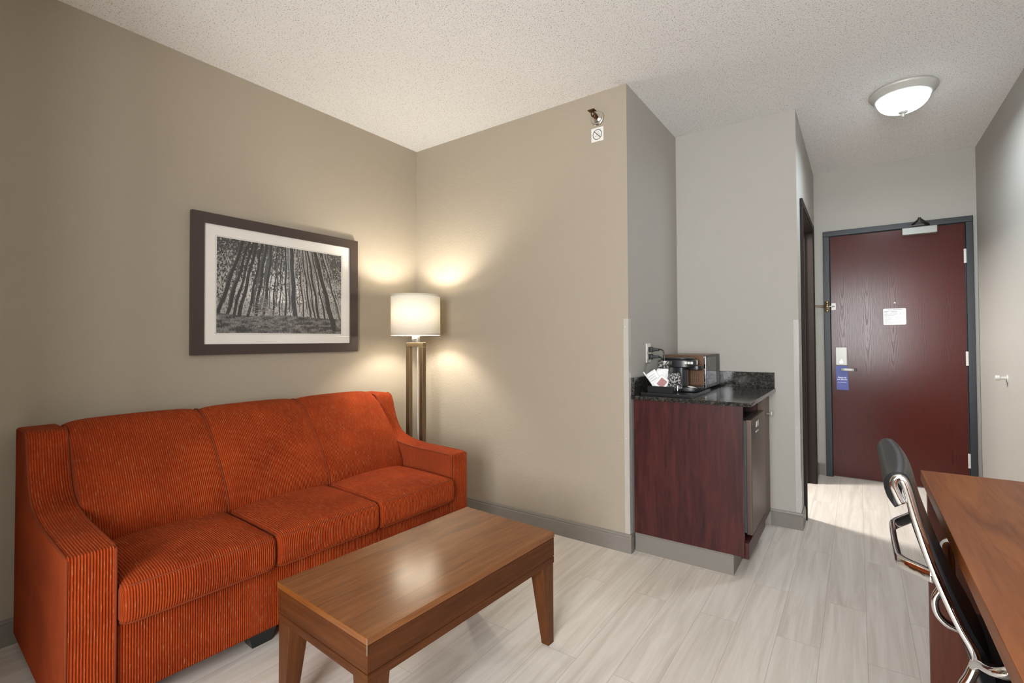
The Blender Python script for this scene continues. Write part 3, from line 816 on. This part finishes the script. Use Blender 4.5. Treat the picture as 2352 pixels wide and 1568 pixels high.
# the bowed spreader behind the back
for (x, z, bow, hgt, nm) in ((2.866, 0.690, 0.052, 0.013, 'back_spreader'),):
    bm = B(); pts = []
    for yy, f in ((YA, 0), (YA + 0.025, 0.35), (YA + 0.07, 0.9), (YA + 0.12, 1), (YZ - 0.12, 1), (YZ - 0.07, 0.9), (YZ - 0.025, 0.35), (YZ, 0)):
        pts.append((x - bow * f, yy, z - 0.010 * f))
    tube(bm, smooth_pts(pts, 5), 0.01, 12, flat=(0.007, hgt))
    obj(nm, bm, M_CHROME, ch, smooth=True)
# seat
bm = B()
def dome(p):
    if p.z > 0: p.z += 0.012 * max(0, 1 - (p.x / 0.2) ** 2) * max(0, 1 - (p.y / 0.19) ** 2)
    return p
rbox(bm, (3.13, 1.4075, 0.452), (0.185, 0.178, 0.034), 0.030, 12, dome)
obj('seat', bm, M_LEATHER, ch, smooth=True)
# arms: chrome loops outside the rails with a black pad below the grip
for y, s in ((YA, -1), (YZ, 1)):
    yo = y + s * 0.105
    bm = B()
    pts = [(2.932, y, 0.535), (2.936, y + s * 0.04, 0.562), (2.945, yo, 0.590), (2.980, yo, 0.602), (3.08, yo, 0.600), (3.18, yo, 0.585), (3.22, yo, 0.54), (3.20, y + s * 0.07, 0.47), (3.18, y, 0.435)]
    tube(bm, smooth_pts(pts, 6), 0.012, 12, flat=(0.017, 0.008))
    ar = obj('armrest', bm, M_CHROME, ch, smooth=True)
# pedestal
bm = B(); bx(bm, 3.06, 3.20, YA + 0.05, YZ - 0.05, 0.395, 0.419)
obj('seat_plate', bm, M_BLACK, ch)
bm = B(); lathe(bm, [(0, 0.10), (0.028, 0.10), (0.028, 0.26), (0.018, 0.26), (0.018, 0.40), (0, 0.40)], (3.13, 1.4075, 0), 24)
obj('column', bm, M_CHROME, ch, smooth=False)
for k in range(5):
    a = 2 * PI * k / 5 + 0.3; dx, dy = math.cos(a), math.sin(a)
    bm = B(); tube(bm, [(3.13 + dx * 0.02, 1.4075 + dy * 0.02, 0.115), (3.13 + dx * 0.14, 1.4075 + dy * 0.14, 0.095), (3.13 + dx * 0.25, 1.4075 + dy * 0.25, 0.062)], 0.014, 10)
    lg = obj('base_leg', bm, M_CHROME, ch, smooth=True)
    bm = B(); lathe(bm, [(0, -0.016), (0.026, -0.016), (0.026, 0.016), (0, 0.016)], (3.13 + dx * 0.25, 1.4075 + dy * 0.25, 0.026), 18, 'y')
    obj('caster', bm, M_BLACK, lg)

# ------------------------------------------------------------------ coffee station cabinet
CX1, CY0, CY1 = 2.275, 2.462, YN - 0.002
cab = thing('cabinet', 'mahogany laminate cabinet built into the niche below the granite counter', 'cabinet', (1.99, 2.87, 0))
obj('side_panel', box(XN + 0.013, CX1, CY0, CY0 + 0.02, 0.105, 0.834), M_CAB, cab)
bm = B()
bx(bm, XN + 0.013, CX1 - 0.02, CY1 - 0.018, CY1, 0.105, 0.834); bx(bm, XN + 0.013, XN + 0.03, CY0 + 0.02, CY1 - 0.018, 0.105, 0.834)
bx(bm, XN + 0.03, CX1 - 0.02, CY0 + 0.02, CY1 - 0.018, 0.105, 0.122); bx(bm, XN + 0.03, CX1 - 0.02, 2.978, 2.996, 0.122, 0.834)
obj('carcass', bm, M_CAB, cab)
cd = obj('cabinet_door', box(CX1 - 0.018, CX1 + 0.002, 2.980, CY1 - 0.003, 0.085, 0.832), M_CABF, cab, bevel=0.0015)
bm = B(); lathe(bm, [(0, 0), (0.005, 0), (0.004, 0.022), (0.014, 0.026), (0.014, 0.031), (0, 0.034)], (CX1 + 0.002, 3.17, 0.708), 20, 'x')
obj('knob', bm, M_NICKELW, cd, smooth=True)
obj('bottom_rail', box(CX1 - 0.02, CX1 + 0.018, CY0 + 0.024, 2.975, 0.088, 0.166), M_CAB, cab, bevel=0.003)
bm = B(); bx(bm, XN + 0.013, 2.224, CY0 + 0.010, CY0 + 0.022, 0.0, 0.104); bx(bm, 2.213, 2.224, CY0 + 0.022, CY1, 0.0, 0.104)
bx(bm, XN + 0.013, 2.226, CY0 + 0.008, CY0 + 0.022, 0.088, 0.094)
obj('plinth', bm, M_BASE, cab, label='grey vinyl plinth')
ct = thing('countertop', 'dark speckled granite countertop with backsplash on the niche cabinet', 'countertop', (2.0, 2.87, 0.835))
obj('slab', box(XN + 0.001, 2.317, CY0 - 0.012, CY1, 0.8345, 0.855), M_GRAN, ct, bevel=0.003)
obj('backsplash', box(XN + 0.022, 2.312, YN - 0.022, YN - 0.002, 0.8552, 0.953), M_GRAN, ct, bevel=0.0015)
obj('backsplash', box(XN + 0.001, XN + 0.021, CY0 - 0.006, YN - 0.002, 0.8552, 0.953), M_GRAN, ct, bevel=0.0015)

fr = thing('mini_fridge', 'brown steel mini fridge in the open bay of the niche cabinet', 'fridge', (2.0, 2.7, 0.123))
obj('fridge_body', box(1.82, 2.250, 2.545, 2.968, 0.1225, 0.742), M_DGREY, fr)
obj('door_gasket', box(2.250, 2.270, 2.565, 2.962, 0.186, 0.750), M_FRIDGED, fr)
fd = obj('fridge_door', box(2.270, 2.299, 2.560, 2.968, 0.180, 0.756), M_FRIDGE, fr, bevel=0.004, seg=3)
bm = B(); bx(bm, 2.2985, 2.3015, 2.615, 2.720, 0.655, 0.722)
hn = obj('handle_recess', bm, M_BLACK, fd)
bm = B(); bx(bm, 2.3015, 2.304, 2.668, 2.735, 0.706, 0.735); bx(bm, 2.3015, 2.304, 2.66, 2.73, 0.680, 0.687)
obj('handle_trim', bm, M_NICKELW, fd)
# ------------------------------------------------------------------ microwave
mw = thing('microwave', 'compact brown and black microwave in the counter corner behind the coffee maker', 'microwave', (1.85, 3.07, 0.855))
MX0, MX1, MY0, MY1, MZ0, MZ1 = 1.725, 1.985, 2.900, 3.255, 0.868, 1.068
obj('housing', box(MX0, MX1 - 0.0075, MY0, MY1, MZ0, MZ1), M_MWSIDE, mw, bevel=0.003)
bm = B()
for r in range(2):
    for k in range(6):
        x = 1.886 + k * 0.0115; z = 0.905 + r * 0.030
        bx(bm, x, x + 0.0045, MY0 - 0.0006, MY0 + 0.001, z, z + 0.024)
obj('vent', bm, plain('vent_slot', (0.05, 0.028, 0.018, 1), 0.6), mw)
md = obj('microwave_door', box(MX1 - 0.007, MX1, MY0, MY1 - 0.075, MZ0, MZ1), M_BLACK, mw, bevel=0.002)
obj('door_window', box(MX1, MX1 + 0.001, MY0 + 0.03, MY1 - 0.090, MZ0 + 0.02, MZ1 - 0.015), M_DARKGLASS, md)
obj('edge_handle', box(MX1 - 0.007, MX1 + 0.004, MY0 - 0.004, MY0 + 0.006, MZ0 + 0.004, MZ1 - 0.006), M_CHROME, md, bevel=0.001)
obj('control_panel', box(MX1 - 0.007, MX1, MY1 - 0.072, MY1, MZ0, MZ1), M_BLACK, mw, bevel=0.002)
for x in (MX0 + 0.03, MX1 - 0.04):
    for y in (MY0 + 0.03, MY1 - 0.03):
        bm = B(); lathe(bm, [(0, 0.8556), (0.012, 0.8556), (0.012, MZ0), (0, MZ0)], (x, y, 0), 12)
        obj('foot', bm, M_RUBBER, mw)
# ------------------------------------------------------------------ tray with coffee things
tr = B()
TX0, TX1, TY0, TY1 = 1.742, 2.020, 2.492, 2.885
bx(tr, TX0, TX1, TY0, TY1, 0.8552, 0.8595)
for a in ((TX0, TX0 + 0.006, TY0, TY1), (TX1 - 0.006, TX1, TY0, TY1), (TX0 + 0.006, TX1 - 0.006, TY0, TY0 + 0.006), (TX0 + 0.006, TX1 - 0.006, TY1 - 0.006, TY1)):
    bx(tr, *a, 0.8595, 0.8715)
o = obj('serving_tray', tr, M_BLACK, None, bevel=0.0015, at=(1.88, 2.68, 0.855))
tag(o, 'shallow black serving tray under the coffee maker on the counter', 'tray')
cm = thing('coffee_maker', 'black single cup coffee maker in front of the microwave', 'coffee maker', (1.87, 2.797, 0.86))
ZT = 0.860
def ell(cx, cy, rx, ry, n=28, pw=0.75):
    out = []
    for k in range(n):
        a = 2 * PI * k / n; c, s = math.cos(a), math.sin(a)
        out.append((cx + rx * math.copysign(abs(c) ** pw, c), cy + ry * math.copysign(abs(s) ** pw, s)))
    return out
bm = B(); prism(bm, ell(1.885, 2.797, 0.118, 0.072), ZT + 0.0003, ZT + 0.030, 'z')
obj('drip_base', bm, M_BLACK, cm, bevel=0.006, seg=3)
bm = B(); prism(bm, ell(1.815, 2.797, 0.052, 0.070), ZT + 0.030, 1.002, 'z')
obj('water_tank', bm, M_DGREY, cm, bevel=0.003)
bm = B(); prism(bm, ell(1.880, 2.797, 0.030, 0.050), ZT + 0.030, 1.002, 'z')
obj('column', bm, M_DGREY, cm, bevel=0.003)
bm = B(); prism(bm, ell(1.862, 2.797, 0.104, 0.076), 1.000, 1.045, 'z'); prism(bm, ell(1.857, 2.797, 0.092, 0.068), 1.045, 1.057, 'z')
hdm = obj('brew_head', bm, M_BLACK, cm, bevel=0.005, seg=3)
bm = B(); prism(bm, ell(1.955, 2.797, 0.042, 0.034), 0.985, 1.012, 'z')
obj('spout', bm, M_BLACK, cm, bevel=0.004)
bm = B()
for k in range(3): bx(bm, 1.917 + k * 0.017, 1.930 + k * 0.017, 2.719, 2.727, 1.022, 1.036)
obj('button_row', bm, M_WHITE, hdm)
# organiser box
bm = B(); OX0, OX1, OY0, OY1, OZ = 1.760, 1.905, 2.545, 2.692, 0.904
bx(bm, OX0, OX1, OY0, OY1, ZT, ZT + 0.003)
for a in ((OX0, OX0 + 0.003, OY0, OY1), (OX1 - 0.003, OX1, OY0, OY1), (OX0 + 0.003, OX1 - 0.003, OY0, OY0 + 0.003), (OX0 + 0.003, OX1 - 0.003, OY1 - 0.003, OY1), (1.868, 1.871, OY0 + 0.003, OY1 - 0.003)):
    bx(bm, *a, ZT + 0.003, OZ)
tag(obj('organizer_box', bm, M_BLACK, None, at=(1.83, 2.60, ZT)), 'low black organizer box holding packets at the front of the tray', 'organizer')

def sheet(name, c, w, h, rx, ry, rz, mat, thick=0.0016, curl=0.004, parent=None):
    bm = B(); n = 8; top = []; bot = []
    for i in range(n + 1):
        a = []; b = []
        for j in range(n + 1):
            u, v = i / n - .5, j / n - .5
            e = (1 - (2 * u) ** 2) * (1 - (2 * v) ** 2)
            z = curl * math.sin(u * 5 + v * 3)
            a.append(bm.verts.new((u * w, -z - thick * (0.3 + e), v * h))); b.append(bm.verts.new((u * w, -z + thick * (0.3 + e), v * h)))
        top.append(a); bot.append(b)
    for i in range(n):
        for j in range(n):
            bm.faces.new((top[i][j], top[i + 1][j], top[i + 1][j + 1], top[i][j + 1])); bm.faces.new((bot[i][j], bot[i][j + 1], bot[i + 1][j + 1], bot[i + 1][j]))
    for i in range(n):
        bm.faces.new((top[i][0], bot[i][0], bot[i + 1][0], top[i + 1][0])); bm.faces.new((top[i][n], top[i + 1][n], bot[i + 1][n], bot[i][n]))
        bm.faces.new((top[0][i], top[0][i + 1], bot[0][i + 1], bot[0][i])); bm.faces.new((top[n][i], bot[n][i], bot[n][i + 1], top[n][i + 1]))
    R = Euler((rx, ry, rz)).to_matrix().to_4x4()
    return bm, R
def packet(name, c, w, h, rx, ry, rz, mat, label, cat, prints=(), group=None, thick=0.0016, curl=0.003):
    bm, R = sheet(name, c, w, h, rx, ry, rz, mat, thick, curl)
    bm.transform(Matrix.Translation(c) @ R)
    o = obj(name, bm, mat, None, smooth=True, at=c); tag(o, label, cat, group); ROOT[o.name] = Matrix.Translation(Vector(c))
    for (u0, u1, v0, v1, m, nm) in prints:
        b2 = B(); n = 6
        g = [[b2.verts.new((u * w, -curl * math.sin(u * 5 + v * 3) - thick * 1.35 - 0.0004, v * h)) for v in (v0, (v0 + v1) / 2, v1)] for u in [u0 + (u1 - u0) * k / n for k in range(n + 1)]]
        for i in range(n):
            for j in range(2): b2.faces.new((g[i][j], g[i + 1][j], g[i + 1][j + 1], g[i][j + 1]))
        b2.transform(Matrix.Translation(c) @ R)
        obj(nm, b2, m, o)
    return o
def D(a): return math.radians(a)
TXT = [(-.38, .30, y, y + .035, M_INKL, 'print_line') for y in (.28, .16, .04, -.10)]
packet('paper_packet', (1.796, 2.572, 0.935), 0.062, 0.110, D(-8), D(-34), D(12), M_PAPER, 'white printed paper packet leaning left at the front of the organizer', 'packet', TXT[:3])
packet('paper_packet', (1.832, 2.592, 0.938), 0.056, 0.125, D(-10), D(-42), D(10), M_PAPER, 'long white paper packet leaning across the middle of the organizer', 'packet', TXT[2:4])
packet('paper_packet', (1.838, 2.560, 0.922), 0.066, 0.072, D(-12), D(38), D(8), M_PAPER, 'white packet with a pink square print at the organizer front', 'packet', [(-.30, .30, -.30, .34, M_RED, 'print_square')])
packet('stir_stick', (1.750, 2.578, 0.945), 0.008, 0.085, D(-4), D(-38), D(8), M_WHITE, 'thin white stir stick poking out left of the paper packets', 'stick', (), None, 0.001, 0.0)
# wrapped cup with a paper label
cu = thing('wrapped_cup', 'cup in clear crinkled film with white paper label standing in the organizer', 'cup', (1.822, 2.646, ZT + 0.003))
bm = B(); lathe(bm, [(0.026, ZT + 0.004), (0.034, 1.000), (0.032, 1.000), (0.024, ZT + 0.006), (0.0, ZT + 0.006)], (1.822, 2.646, 0), 28)
obj('cup', bm, M_CELLO, cu, smooth=True)
bm = B(); n = 14; rows = []
for j in range(9):
    z = 0.880 + 0.160 * j / 8; row = []
    for i in range(n):
        a = 2 * PI * i / n; r = 0.037 + 0.0035 * random.random() + (0.006 if j > 6 else 0)
        row.append(bm.verts.new((1.822 + r * math.cos(a), 2.646 + 0.85 * r * math.sin(a), z + 0.003 * random.random())))
    rows.append(row)
for a, b in zip(rows, rows[1:]):
    for i in range(n): bm.faces.new((a[i], a[(i + 1) % n], b[(i + 1) % n], b[i]))
obj('film_wrap', bm, M_CELLO, cu)
bm = B(); rows = []
for j in range(2):
    rows.append([bm.verts.new((1.822 + 0.0425 * math.sin(a), 2.646 - 0.0425 * math.cos(a), 0.938 + 0.060 * j)) for a in [(-1.0 + 2.0 * k / 10) * 0.85 for k in range(11)]])
for k in range(10): bm.faces.new((rows[0][k], rows[0][k + 1], rows[1][k + 1], rows[1][k]))
obj('paper_label', bm, M_PAPER, cu, label='white paper label')
bm, R_ = sheet('crinkled_top', (0, 0, 0), 0.062, 0.042, 0, 0, 0, M_FOIL, 0.010, 0.004)
for v in bm.verts: v.co += Vector((random.uniform(-.002, .002), random.uniform(-.004, .004), random.uniform(-.003, .003)))
bm.transform(Matrix.Translation((1.822, 2.640, 1.020)))
obj('crinkled_top', bm, M_FOIL, cu)
# foil pouches
for i, (c, w, h, ry, lab) in enumerate((((1.886, 2.580, 0.925), 0.052, 0.090, 12, 'crinkled silver foil coffee pouch at the right end of the organizer'),
                                        ((1.889, 2.640, 0.928), 0.060, 0.090, -10, 'black and silver foil pouch behind the front foil pouch'))):
    bm, R = sheet('foil_pouch', c, w, h, 0, 0, 0, M_FOIL, 0.012, 0.004)
    for v in bm.verts: v.co += Vector((random.uniform(-.002, .002), random.uniform(-.004, .004), random.uniform(-.002, .002)))
    bm.transform(Matrix.Translation(c) @ Euler((D(-10), D(ry), D(15))).to_matrix().to_4x4())
    tag(obj('foil_pouch', bm, M_FOIL, None, at=c), lab, 'pouch')
sg = packet('sugar_packet', (1.965, 2.700, 0.8935), 0.045, 0.030, D(84), D(3), D(-12), M_WHITE, 'white and orange sugar packet lying on the coffee maker base', 'packet', [(-.1, .45, -.4, .4, M_ORANGE, 'orange_print')])
# chrome tongs standing at the tray edge
bm = B(); tube(bm, smooth_pts([(1.926, 2.560, 0.862), (1.927, 2.558, 0.885), (1.926, 2.561, 0.912)], 4), 0.004, 8)
lathe(bm, [(0, 0.8600), (0.009, 0.8600), (0.008, 0.865), (0, 0.866)], (1.926, 2.560, 0), 12)
tag(obj('chrome_stand', bm, M_CHROME, None, smooth=True, at=(1.926, 2.56, 0.86)), 'small upright chrome rod between the organizer and coffee maker', 'rod')

# outlet and the two plugs
ol = thing('wall_outlet', 'white wall outlet above the left backsplash in the niche', 'outlet', (XN, 2.712, 1.083))
obj('outlet_plate', box(XN + 0.0005, XN + 0.006, 2.680, 2.750, 1.026, 1.140), M_WHITE, ol, bevel=0.002)
bm = B()
for z in (1.062, 1.104): bx(bm, XN + 0.006, XN + 0.008, 2.699, 2.731, z - 0.014, z + 0.014)
obj('outlet_socket', bm, M_WHITE, ol)
for z, lab, end, nm in ((1.104, 'upper black plug and cord in the niche outlet', [(XN + 0.085, 2.711, 1.104), (XN + 0.100, 2.709, 1.090), (XN + 0.106, 2.707, 1.05), (XN + 0.104, 2.702, 0.98), (XN + 0.09, 2.695, 0.90), (XN + 0.07, 2.700, 0.866)], 'power_plug'),
                    (1.062, 'lower black plug and cord in the niche outlet', [(XN + 0.075, 2.712, 1.060), (XN + 0.088, 2.706, 1.050), (XN + 0.085, 2.698, 1.00), (XN + 0.065, 2.692, 0.92), (XN + 0.055, 2.692, 0.866)], 'power_plug')):
    pg = thing(nm, lab, 'plug', (XN + 0.03, 2.712, z))
    bm = B(); frustum(bm, (-0.013, 0.013, -0.013, 0.013), (-0.008, 0.008, -0.008, 0.008), 0.0, 0.062)
    bx(bm, -0.016, 0.016, -0.016, 0.016, 0.0, 0.022)
    bm.transform(Matrix.Translation((XN + 0.009, 2.712, z)) @ Matrix.Rotation(PI / 2, 4, 'Y'))
    obj('plug_body', bm, M_BLACK, pg, bevel=0.003)
    bm = B(); tube(bm, smooth_pts([(XN + 0.055, 2.712, z)] + end, 6), 0.0042, 8)
    obj('cord', bm, M_BLACK, pg, smooth=True)

# clear corner guards
def guard(name, x, y, lab):
    g = thing(name, lab, 'corner guard', (x, y, 0.10))
    bm = B(); L = 0.028; t_ = 0.0022; z0, z1 = 0.102, 1.280
    prism(bm, [(x - L, y - 0.0008), (x - L, y - t_), (x + t_, y - t_), (x + t_, y + L), (x + 0.0008, y + L), (x + 0.0008, y - 0.0008)], z0, z1, 'z')
    obj('clear_strip', bm, M_ACRYL, g)
    for z in (1.235, 0.62, 0.18):
        bm = B(); lathe(bm, [(0, -0.0015), (0.003, -0.001), (0.0035, 0), (0, 0)], (x - 0.018, y - t_, z), 10, 'y')
        obj('screw', bm, M_NICKELW, g)
guard('corner_guard', XN, YB, 'clear corner guard on the wall corner left of the cabinet')
guard('corner_guard', XH, YN, 'clear corner guard on the wall corner beside the bathroom doorway')

# sprinkler and the no-hanging sign
sp = thing('fire_sprinkler', 'brass sidewall fire sprinkler high on the back wall', 'sprinkler', (1.518, YB, 2.438))
SC = (1.520, YB, 2.437)
bm = B(); lathe(bm, [(0, -0.014), (0.018, -0.014), (0.020, -0.007), (0.032, -0.009), (0.040, -0.007), (0.042, -0.0005), (0, -0.0005)], SC, 40, 'y')
obj('escutcheon', bm, M_NICKEL, sp, smooth=True)
bm = B(); lathe(bm, [(0, -0.045), (0.008, -0.045), (0.012, -0.03), (0.013, -0.010), (0, -0.010)], SC, 18, 'y')
tube(bm, smooth_pts([(SC[0] - 0.012, YB - 0.03, SC[2]), (SC[0] - 0.014, YB - 0.05, SC[2] + 0.004), (SC[0] - 0.004, YB - 0.068, SC[2] + 0.008)], 4), 0.0035, 8)
tube(bm, smooth_pts([(SC[0] + 0.012, YB - 0.03, SC[2]), (SC[0] + 0.014, YB - 0.05, SC[2] + 0.004), (SC[0] + 0.004, YB - 0.068, SC[2] + 0.008)], 4), 0.0035, 8)
obj('sprinkler_head', bm, M_BRASSD, sp, smooth=True)
obj('deflector', box(SC[0] - 0.020, SC[0] + 0.020, YB - 0.085, YB - 0.055, SC[2] + 0.016, SC[2] + 0.020), M_BRASSD, sp)

sgn = thing('no_hanging_sign', 'small white sign with crossed out clothes hanger below the sprinkler', 'sign', (1.519, YB, 2.30))
bm = B(); bx(bm, 1.480, 1.558, YB - 0.0022, YB - 0.0004, 2.304, 2.384)
obj('sign_plate', bm, M_WHITE, sgn)
cx, cz, yy = 1.519, 2.344, YB - 0.0026
bm = B()
def flatring(bm, cx, cz, r0, r1, y, n=40):
    a = [bm.verts.new((cx + r0 * math.cos(2 * PI * k / n), y, cz + r0 * math.sin(2 * PI * k / n))) for k in range(n)]
    b = [bm.verts.new((cx + r1 * math.cos(2 * PI * k / n), y, cz + r1 * math.sin(2 * PI * k / n))) for k in range(n)]
    for k in range(n): bm.faces.new((a[k], a[(k + 1) % n], b[(k + 1) % n], b[k]))
def stroke(bm, a, b, w, y):
    a = Vector(a); b = Vector(b); d = (b - a).normalized(); p = Vector((-d.y, d.x)) * w / 2
    bm.faces.new([bm.verts.new((q.x, y, q.y)) for q in (a + p, b + p, b - p, a - p)])
flatring(bm, cx, cz, 0.0262, 0.0296, yy)
stroke(bm, (cx - 0.0195, cz + 0.0195), (cx + 0.0195, cz - 0.0195), 0.0036, yy)
obj('ban_symbol', bm, plain('black_ink', (0.015, 0.015, 0.015, 1), 0.6), sgn)
bm = B(); hp = [(cx + 0.000, cz + 0.012), (cx + 0.002, cz + 0.016), (cx + 0.006, cz + 0.016), (cx + 0.007, cz + 0.011), (cx + 0.004, cz + 0.007)]
for a, b in zip(hp, hp[1:]): stroke(bm, a, b, 0.0013, yy + 0.0002)
tri = [(cx + 0.004, cz + 0.006), (cx + 0.022, cz - 0.010), (cx - 0.018, cz - 0.010), (cx + 0.004, cz + 0.006)]
for a, b in zip(tri, tri[1:]): stroke(bm, a, b, 0.0014, yy + 0.0002)
obj('hanger_symbol', bm, M_INK, sgn)

# evacuation card on the door
card = thing('evacuation_card', 'white printed evacuation card in the middle of the entry door', 'card', (2.997, YH - 0.0125, 1.272))
bm = B(); EX0, EX1, EZ0, EZ1 = 2.924, 3.071, 1.272, 1.402; r = 0.008
poly = []
for qx, qz, a0 in ((EX1 - r, EZ1 - r, 0), (EX0 + r, EZ1 - r, 90), (EX0 + r, EZ0 + r, 180), (EX1 - r, EZ0 + r, 270)):
    for k in range(5):
        a = D(a0 + k * 22.5); poly.append((qx + r * math.cos(a), qz + r * math.sin(a)))
prism(bm, poly, YH - 0.0145, YH - 0.0122, 'y')
obj('card_sheet', bm, M_PAPER, card)
bm = B(); yl = YH - 0.0148; W_, H_ = EX1 - EX0, EZ1 - EZ0
rows = [(.20, .86, .925, .018), (.05, .25, .82, .022), (.35, .62, .82, .022), (.05, .20, .745, .012), (.32, .62, .745, .012), (.04, .64, .665, .020), (.04, .55, .565, .016)]
for k in range(6): rows.append((.06, .30 + .1 * ((k * 7) % 3), .48 - k * .075, .009))
for k in range(6): rows.append((.52, .74 + .07 * ((k * 5) % 3), .50 - k * .075, .009))
for u0, u1, v, t_ in rows:
    u = u0
    while u < u1:
        e = min(u1, u + random.uniform(.03, .09))
        stroke(bm, (EX0 + u * W_, EZ0 + v * H_), (EX0 + (e - .008) * W_, EZ0 + v * H_), t_ * H_ * 1.3, yl); u = e
stroke(bm, (EX0 + .70 * W_, EZ0 + .60 * H_), (EX0 + .80 * W_, EZ0 + .76 * H_), .0016, yl); stroke(bm, (EX0 + .72 * W_, EZ0 + .74 * H_), (EX0 + .82 * W_, EZ0 + .60 * H_), .0016, yl)
stroke(bm, (EX0 + .85 * W_, EZ0 + .60 * H_), (EX0 + .93 * W_, EZ0 + .76 * H_), .0016, yl)
obj('printing', bm, M_INK, card)

# do-not-disturb hanger on the handle
dnd = thing('door_hanger', 'blue do not disturb tag hanging from the entry door handle', 'door hanger', (2.634, YH - 0.0125, 0.735))
bm = B(); HX0, HX1, HZ0, HZ1 = 2.594, 2.680, 0.735, 0.936; hy_ = YH - 0.0285
prism(bm, [(HX0 - 0.002, HZ1), (HX0 + 0.003, HZ0), (HX1 + 0.002, HZ0), (HX1 - 0.004, HZ1)], hy_ - 0.001, hy_, 'y')
obj('hanger_card', bm, M_BLUE, dnd)
def text(body, x, z, size, y, mat, parent, name='lettering'):
    cu = bpy.data.curves.new(name, 'FONT'); cu.body = body; cu.size = size; cu.align_x = 'CENTER'; cu.align_y = 'CENTER'; cu.offset = size * 0.02
    tmp = bpy.data.objects.new('lettering_curve', cu); COL.objects.link(tmp)
    bpy.context.view_layer.update()
    me = bpy.data.meshes.new_from_object(tmp.evaluated_get(bpy.context.evaluated_depsgraph_get()))
    bpy.data.objects.remove(tmp); bpy.data.curves.remove(cu)
    me.name = name; me.materials.clear(); me.materials.append(mat)
    o = bpy.data.objects.new(name, me); COL.objects.link(o)
    M = rootmat(parent).inverted() @ Matrix.Translation((x, y, z)) @ Matrix.Rotation(PI / 2, 4, 'X')
    o.parent = parent; o.matrix_local = M
    return o
text('Please do', 2.637, 0.838, 0.0155, hy_ - 0.0015, M_WHITEINK, dnd)
text('not disturb.', 2.637, 0.822, 0.0155, hy_ - 0.0015, M_WHITEINK, dnd)
bm = B(); u = 2.605
while u < 2.668:
    e = u + random.uniform(.004, .012); stroke(bm, (u, 0.797), (min(e, 2.669) - .001, 0.797), .004, hy_ - 0.0015); u = e
obj('small_print', bm, plain('lilac_ink', (0.55, 0.55, 0.85, 1), 0.6), dnd)

# wall bumper on the right wall
bp = thing('mounted_door_stop', 'small silver wall door stop on the right wall of the hall', 'door stop', (XR, 3.949, 0.918))
bm = B(); lathe(bm, [(0, -0.004), (0.024, -0.004), (0.026, -0.0005), (0, -0.0005)], (XR, 3.949, 0.914), 28, 'x')
obj('stop_plate', bm, M_NICKELW, bp, smooth=False)
bm = B(); lathe(bm, [(0, -0.055), (0.014, -0.055), (0.016, -0.050), (0.016, -0.036), (0.009, -0.032), (0.009, -0.004), (0, -0.004)], (XR, 3.949, 0.918), 24, 'x')
obj('stop_knob', bm, M_NICKELW, bp, smooth=False)

# ------------------------------------------------------------------ light
def light(name, kind, loc, energy, color, **k):
    l = bpy.data.lights.new(name, kind); l.energy = energy; l.color = color
    for a, b in k.items(): setattr(l, a, b)
    o = bpy.data.objects.new(name, l); COL.objects.link(o); o.location = loc
    return o
light('floor_lamp_light', 'POINT', (FL.x, FL.y, 1.345), 28, (1.0, 0.95, 0.85), shadow_soft_size=0.04)
o = light('hall_lamp_light', 'AREA', (LC.x, LC.y, H - 0.17), 13, (0.78, 0.90, 1.0), shape='DISK', size=0.24)
light('hall_lamp_bulb', 'POINT', (LC.x - 0.055, LC.y - 0.03, H - 0.080), 7, (0.80, 0.92, 1.0), shadow_soft_size=0.03)
o = light('bathroom_light', 'AREA', (1.55, 3.85, 2.30), 72, (1.0, 0.97, 0.95), shape='RECTANGLE', size=0.5, size_y=0.15)
o.rotation_euler = (0, D(-35), 0)
o = light('window_daylight', 'AREA', ((WX0 + WX1) / 2, YF - 0.16, (WZ0 + WZ1) / 2), 220, (0.96, 0.985, 1.0), shape='RECTANGLE', size=WX1 - WX0, size_y=WZ1 - WZ0)
o.rotation_euler = (PI / 2, 0, 0)
W = bpy.data.worlds.new('World'); S.world = W; W.use_nodes = True
bg = W.node_tree.nodes['Background']; bg.inputs[0].default_value = (0.75, 0.86, 1.0, 1); bg.inputs[1].default_value = 1.2

# ------------------------------------------------------------------ camera
f_px, yaw, pit, rol, cx_, cz_, px, py = 1086.776, 0.5863846, 0.0174884, -0.0057842, 2.7469, 1.16202, 71.0023, -21.2293
cam = bpy.data.cameras.new('Camera'); co = bpy.data.objects.new('Camera', cam); COL.objects.link(co)
fw_ = Vector((-math.sin(yaw) * math.cos(pit), math.cos(yaw) * math.cos(pit), math.sin(pit)))
rt = Vector((math.cos(yaw), math.sin(yaw), 0)); up = rt.cross(fw_)
r2 = rt * math.cos(rol) + up * math.sin(rol); u2 = -rt * math.sin(rol) + up * math.cos(rol)
R = Matrix((r2, u2, -fw_)).transposed().to_4x4()
co.matrix_world = Matrix.Translation((cx_, 0, cz_)) @ R
cam.sensor_fit = 'HORIZONTAL'; cam.sensor_width = 36; cam.lens = 36 * f_px / 2352
cam.shift_x = -px / 2352; cam.shift_y = py / 2352
cam.clip_start = 0.02; cam.clip_end = 50
S.camera = co
S.view_settings.view_transform = 'Standard'; S.view_settings.look = 'None'
S.view_settings.gamma = 1.0; S.view_settings.exposure = 0.0
S.view_settings.use_curve_mapping = False
S.cycles.max_bounces = 9; S.cycles.diffuse_bounces = 5; S.cycles.use_adaptive_sampling = True; S.cycles.adaptive_threshold = 0.025; S.cycles.transparent_max_bounces = 12
S.cycles.use_denoising = True
S.cycles.sample_clamp_indirect = 8
